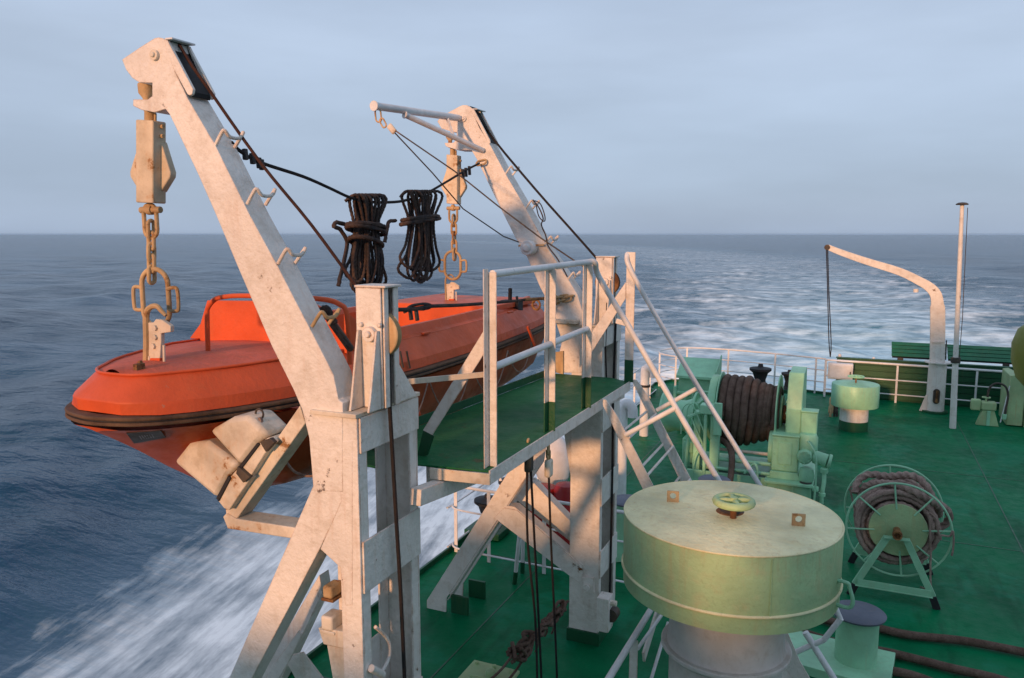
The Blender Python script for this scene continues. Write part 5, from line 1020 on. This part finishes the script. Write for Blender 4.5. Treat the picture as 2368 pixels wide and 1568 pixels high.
for i, (x0, x1) in enumerate(((0.93, 2.24), (2.27, 3.78), (3.80, 5.3))):
    lb = ['dark green slatted rack outboard of the stern screen, nearest the crane pedestal', 'dark green slatted rack outboard of the stern screen, right of the flagpole', 'dark green slatted rack outboard of the stern screen, cut off by the photo edge'][i]
    bx = thing('slatted_rack', lb, 'rack', ((x0+x1)/2, 23.4, 1.0), 'green slatted racks beyond the stern rail')
    for k in range(4):
        y0 = 23.30+0.125*k; z0 = 1.13+0.085*k; obj('slat', MB().prism([(x0, y0, z0), (x0, y0+0.105, z0+0.072), (x0, y0+0.115, z0+0.057), (x0, y0+0.01, z0-0.015)], (x1-x0+rnd.uniform(-0.01, 0.01), 0, 0)), GBOX, bx, 0.004)
    obj('shadow_backing', MB().prism([(x0+0.02, 23.36, 1.08), (x0+0.02, 23.80, 1.38), (x0+0.02, 23.84, 1.34), (x0+0.02, 23.40, 1.06)], (x1-x0-0.04, 0, 0)), BLK, bx, 0.004)  # black sheet behind the slats so their gaps read as shadow
    for xx in (x0+0.15, x1-0.25): obj('bracket', MB().box(xx, xx+0.14, 23.28, 23.42, 0.95, 1.09), DIRON, bx, 0.01)
    obj('strap', MB().bar((x1-0.02, 23.25, 1.11), (x1+0.01, 23.76, 1.56), 0.03, 0.012), WIREK, bx)
for (x, y) in ((1942,820),(2020,828)): 
    c = P(x, y+3, Y=22.9); o = obj('rail_lamp', MB().lathe([(0.05, -0.12), (0.05, 0.0), (0.035, 0.05), (0.0001, 0.07)], c, seg=14), WHR, loc=tuple(c)); tag(o, 'small white knob standing on the stern screen, %s one' % ('left' if x < 2000 else 'right'), 'knob')
jb = thing('junction_box', 'pale grey electrical box fixed to the stern rail beside the small vent', 'junction box', (-0.45, 22.45, 0.8))
obj('case', MB().box(-0.62, 0.0, 22.28, 22.50, 0.55, 0.98), WHR, jb, 0.02); obj('cover', MB().box(-0.58, -0.04, 22.262, 22.279, 0.59, 0.94), WHR, jb, 0.01); obj('latch', MB().box(-0.08, -0.05, 22.25, 22.262, 0.70, 0.78), DIRON, jb, 0.003)
lk = thing('deck_locker', 'pale green deck locker with sloping side at the right edge near the stern', 'locker', (3.7, 21.0, 0))
A = P(2312,990,Z=0).x
obj('body', MB().prism([(3.30, 20.75, 0.02), (3.62, 20.75, 0.02), (3.62, 20.75, 1.10), (3.42, 20.75, 1.20), (3.30, 20.75, 1.18)], (0, 1.1, 0)).prism([(3.64, 20.7, 0.0), (4.9, 20.7, 0.0), (4.9, 20.7, 0.95), (3.64, 20.7, 1.05)], (0, 1.2, 0)), GRNV, lk, 0.015)
obj('side_wire', MB().cyl((3.16, 20.6, 0.1), (3.30, 20.7, 0.95), 0.012, seg=8), WHR, lk)
# small hydrant stand with a hose loop
hy = thing('hose_station', 'pale green valve stand with grey hose loop on the deck near the stern', 'valve stand', P(2280, 985, Z=0)); c = P(2282, 985, Z=0)
obj('stand', MB().prism([c + Vector((-0.22, 0, 0.0)), c + Vector((0.24, 0, 0.0)), c + Vector((0.13, 0, 0.36)), c + Vector((-0.11, 0, 0.36))], (0, 0.16, 0)), GRNV, hy, 0.012)
obj('stand_rib', MB().box(c.x-0.02, c.x+0.05, c.y-0.02, c.y-0.001, 0.01, 0.36), GRN, hy, 0.004)
obj('valve_body', MB().box(c.x-0.14, c.x+0.16, c.y-0.03, c.y+0.2, 0.362, 0.56).box(c.x-0.35, c.x-0.145, c.y, c.y+0.15, 0.34, 0.60), GRNV, hy, 0.03)
obj('valve_wheel', MB().torus(c + Vector((-0.05, 0.05, 0.66)), (0, 0, 1), 0.08, 0.014, 20, 8).cyl(c + Vector((-0.05, 0.05, 0.56)), c + Vector((-0.05, 0.05, 0.66)), 0.02, seg=8), GRNV, hy)
obj('hose', MB().tube(smooth_path([c + Vector((-0.02, 0.1, 0.55)), c + Vector((0.0, 0.1, 0.85)), c + Vector((0.12, 0.1, 0.99)), c + Vector((0.30, 0.1, 0.95)), c + Vector((0.38, 0.1, 0.75)), c + Vector((0.36, 0.08, 0.45)), c + Vector((0.34, 0.05, 0.22))], 6), 0.024, 10), DIRON, hy)
obj('coupling', MB().cyl(c + Vector((0.33, 0.05, 0.18)), c + Vector((0.34, 0.05, 0.30)), 0.05, seg=14), GRN, hy, 0.01)
# tangle of old chain by the small vent
tg = thing('chain_heap', 'dark rusty chain and shackles hanging beside the trunk of the small vent', 'chain', P(1925, 960, Z=0))
c = P(1930, 965, Z=0.0)
chain(c + Vector((0, 0.2, 0.62)), c + Vector((0.02, 0.1, 0.02)), 6, 0.028, DIRON, tg); chain(c + Vector((-0.08, 0.2, 0.5)), c + Vector((-0.1, 0.05, 0.02)), 5, 0.026, GOLDR, tg)

# ------------------------------------------------------------------ PORT QUARTER: domed vent, red hose drum, twin pipes, ropes, hatch
dm = thing('domed_vent', 'white domed gooseneck ventilator on green post beneath the platform', 'ventilator', (-3.55, 10.9, 0))
c = P(1280, 1100, Y=10.6); obj('dome', MB().lathe([(0.001, 0.72), (0.13, 0.70), (0.22, 0.60), (0.27, 0.45), (0.28, 0.30), (0.26, 0.12), (0.20, 0.02), (0.16, 0.0)], (c.x, 10.6, c.z-0.10), seg=36, cap=False), WHR, dm)
obj('flange', MB().lathe([(0.10, -0.06), (0.24, -0.06), (0.24, -0.02), (0.12, -0.02)], (c.x, 10.6, c.z-0.10), seg=36), WHT, dm, 0.004)
obj('post', MB().cyl((c.x, 10.6, 0), (c.x, 10.6, c.z-0.16), 0.12, seg=28), DGRN, dm)
obj('bracket', MB().bar((c.x+0.30, 10.6, 0.1), (c.x+0.30, 10.6, c.z+0.25), 0.06, 0.06), DGRN, dm, 0.004)
rd = thing('hose_drum', 'dark red upright drum with handwheel and white stencil marks under the platform', 'drum', (-3.6, 9.9, 0))
for (x, w, z0, z1, yy) in ((P(1255,1210,Y=9.7).x, 0.20, 0.25, 0.95, 9.75), (P(1305,1210,Y=9.7).x, 0.17, 0.05, 1.02, 9.75)):
    obj('cylinder', MB().lathe([(w*0.8, z0), (w, z0+0.04), (w, z1-0.08), (w*0.8, z1-0.02), (0.03, z1)], (x, yy, 0), seg=32), REDP, rd)
mb = MB(); c = P(1298, 1230, Y=9.565)
for (dx_, dz_, w, h) in ((0, 0.16, 0.035, 0.008), (0.0, 0.13, 0.008, 0.06), (0.02, 0.10, 0.03, 0.008), (0.0, 0.04, 0.03, 0.008), (0.0, 0.0, 0.008, 0.05)): mb.box(c.x+dx_-w/2, c.x+dx_+w/2, 9.572, 9.577, c.z+dz_-h/2, c.z+dz_+h/2)
obj('stencil', mb, WHR, rd)
handwheel(P(1292, 1153, Y=9.7), 0.07, 0.013, REDP, rd, 4, h=0.12)
gp_ = thing('vent_pipes', 'pair of white gooseneck air pipes with black bands beside the warping head', 'air pipes', P(1440, 1000, Y=12.5))
for (x, t_) in ((1440, 925), (1492, 838)):
    c = P(x, t_+20, Y=12.3 if x == 1440 else 16.5); s_ = 1.0 if x == 1440 else 1.15
    obj('pipe', MB().tube(smooth_path([Vector((c.x, c.y, 0)), Vector((c.x, c.y, c.z-0.1)), Vector((c.x+0.02, c.y, c.z+0.04)), Vector((c.x+0.10*s_, c.y-0.02, c.z+0.09)), Vector((c.x+0.17*s_, c.y-0.03, c.z+0.02)), Vector((c.x+0.18*s_, c.y-0.03, c.z-0.12))], 6), 0.085*s_, 16), WHR, gp_)
    obj('band', MB().cyl((c.x, c.y, c.z-0.35), (c.x, c.y, c.z-0.30), 0.10*s_, seg=20), BLK, gp_)
wp = thing('sounding_pipes', 'two thin white pipes with dark green feet standing under the platform', 'pipes', P(1200, 1330, Z=0))
for (x0, x1, yb, yt) in ((1190, 1206, 1350, 1190), (1208, 1210, 1325, 1180)):
    b_ = P(x0, yb, Z=0); t_ = P(x1, yt, Y=b_.y-0.05); m__ = b_.lerp(t_, 0.18); obj('pipe', MB().cyl(m__, t_, 0.026, seg=12), WHR, wp); obj('pipe_foot', MB().cyl(b_, m__, 0.030, seg=12), DGRN, wp)
hb_ = thing('hatch_cover', 'pale green bolted hatch box at the bottom edge of the photo', 'hatch box', P(1120, 1560, Z=0.55)); c = P(1122, 1572, Z=0.55)
obj('box', MB().box(c.x-0.21, c.x+0.21, c.y-0.2, c.y+0.22, 0.0, 0.53), GRNV, hb_, 0.012); obj('lid', MB().box(c.x-0.225, c.x+0.225, c.y-0.22, c.y+0.24, 0.531, 0.56), GRNV, hb_, 0.006)
for dx_, dy_ in ((-0.17, 0.18), (0.17, 0.18), (-0.17, -0.15), (0.17, -0.15), (0, 0.19)): obj('lid_bolt', MB().cyl((c.x+dx_, c.y+dy_, 0.56), (c.x+dx_, c.y+dy_, 0.585), 0.018, seg=6), GRNV, hb_)
obj('knob', MB().lathe([(0.045, 0), (0.05, 0.03), (0.04, 0.06), (0.001, 0.075)], (c.x+0.03, c.y+0.05, 0.561), seg=18), GRNV, hb_)
obj('lid_handle', MB().tube(smooth_path([Vector((c.x-0.1, c.y-0.05, 0.56)), Vector((c.x-0.1, c.y-0.06, 0.60)), Vector((c.x+0.1, c.y-0.06, 0.60)), Vector((c.x+0.1, c.y-0.05, 0.56))], 3), 0.008, 6), GRNV, hb_)
# rope bundle slung above the deck
rb2 = thing('rope_bundle', 'brown frayed rope bundle slung between the davits above the green deck', 'rope bundle', P(1240, 1470, Z=0.7))
R_ = random.Random(9); A = P(1185, 1512, X=-2.45); B = P(1305, 1395, X=-2.55)
for k in range(9):
    pts = []
    for q in range(14):
        t_ = q/13; c = A.lerp(B, t_); w = 0.055*(1.2 if t_ < 0.35 else 0.8); pts.append(c + Vector((R_.uniform(-w, w), R_.uniform(-w, w), R_.uniform(-w, w)*1.1 - 0.02)))
    obj('strand', MB().tube(smooth_path(pts, 10), 0.018, 12, lobes=3, pitch=0.09), ROPEB, rb2)
for (x, y, l_) in ((1262,1440,0.14),(1240,1470,0.16),(1222,1485,0.10),(1278,1425,0.18)): c = P(x, y, X=-2.5); obj('loose_end', MB().tube(smooth_path([c, c + Vector((0.01, 0.01, -l_*0.6)), c + Vector((-0.01, 0, -l_))], 3), 0.010, 6), ROPEB, rb2)
for (q0, q1) in (((1190,1508),(1130,1575)), ((1225,1500),(1160,1590))): obj('tail', MB().tube(smooth_path([P(*q0, X=-2.45), P((q0[0]+q1[0])/2, (q0[1]+q1[1])/2+6, X=-2.45), P(*q1, X=-2.45)], 4), 0.011, 7), ROPEB, rb2)
# heavy mooring ropes lying on the deck, lower right
for i, (pts, lab) in enumerate((
    ([(1880,1424),(1935,1440),(2010,1448),(2100,1468),(2230,1482),(2368,1508),(2450,1524)], 'thick brown mooring rope lying on the deck, upper of three behind the bollard'),
    ([(1800,1440),(1880,1470),(1960,1492),(2060,1510),(2200,1545),(2300,1568),(2400,1600)], 'thick brown mooring rope lying on the deck, middle of three'),
    ([(1860,1490),(1930,1520),(2030,1545),(2110,1562),(2180,1590),(2260,1640)], 'thick brown mooring rope lying on the deck, lowest of three at the bottom edge'))):
    rope('mooring_rope', [P(x, y, Z=0.055) for x, y in pts], 0.044, ROPEB, lab, 'mooring rope', 14, 0, 0.26, 'mooring ropes on the deck', sm=30)
# foot lamp under the far davit: sheave guard by the wire
sg = thing('wire_guide', 'white bracket with dark guide rollers at the foot of the far davit', 'wire guide', P(1405, 1450, X=-2.28))
obj('bracket', MB().box(-2.33, -2.20, 7.45, 7.62, 0.25, 0.62), WHT, sg, 0.006); obj('guide_roller', MB().cyl((-2.19, 7.5, 0.42), (-2.19, 7.62, 0.42), 0.07, seg=16), DIRON, sg); obj('guide_bolt', MB().cyl((-2.20, 7.54, 0.55), (-2.14, 7.54, 0.55), 0.03, seg=8), WRU, sg)
# blurred yellow-green cowl intruding at the right edge
cw = thing('ventilator_cowl', 'yellow-green painted cowl edge intruding at the right border of the photo', 'ventilator cowl', P(2420, 820, Y=3.2)); c = P(2432, 818, Y=3.2)
YG = paint('olive_yellow_paint', (0.20, 0.22, 0.035), 0.5, -0.2, 0.2, dirt=(0.12, 0.12, 0.03))
obj('cowl', MB().lathe([(0.001, -0.15), (0.06, -0.135), (0.10, -0.09), (0.118, -0.03), (0.12, 0.03), (0.105, 0.08), (0.06, 0.12), (0.001, 0.135)], c, (0, 0, 1), 40, cap=False), YG, cw)
obj('cowl_arm', MB().cyl(c + Vector((0.05, 0, 0.0)), c + Vector((0.9, 0.2, 0.0)), 0.06, seg=24).cyl(c + Vector((0.9, 0.2, 0.05)), Vector((c.x+0.9, c.y+0.2, 0)), 0.06, seg=24), YG, cw)

# ------------------------------------------------------------------ HAZE: thin even sea air
hz = MB().box(-9500, 9500, -9500, 9500, -6.5, 7.6)
hm = bpy.data.materials.new('sea_haze'); hm.use_nodes = True; t = hm.node_tree; t.nodes.clear()
ho = t.nodes.new('ShaderNodeOutputMaterial'); pv = t.nodes.new('ShaderNodeVolumePrincipled'); pv.inputs['Color'].default_value = (0.45, 0.72, 1.0, 1); pv.inputs['Density'].default_value = 0.00009; pv.inputs['Anisotropy'].default_value = 0.0
t.links.new(pv.outputs[0], ho.inputs['Volume'])
o = obj('haze', hz, hm); tag(o, 'pale sea haze fading the water near the horizon', 'haze', kind='stuff')
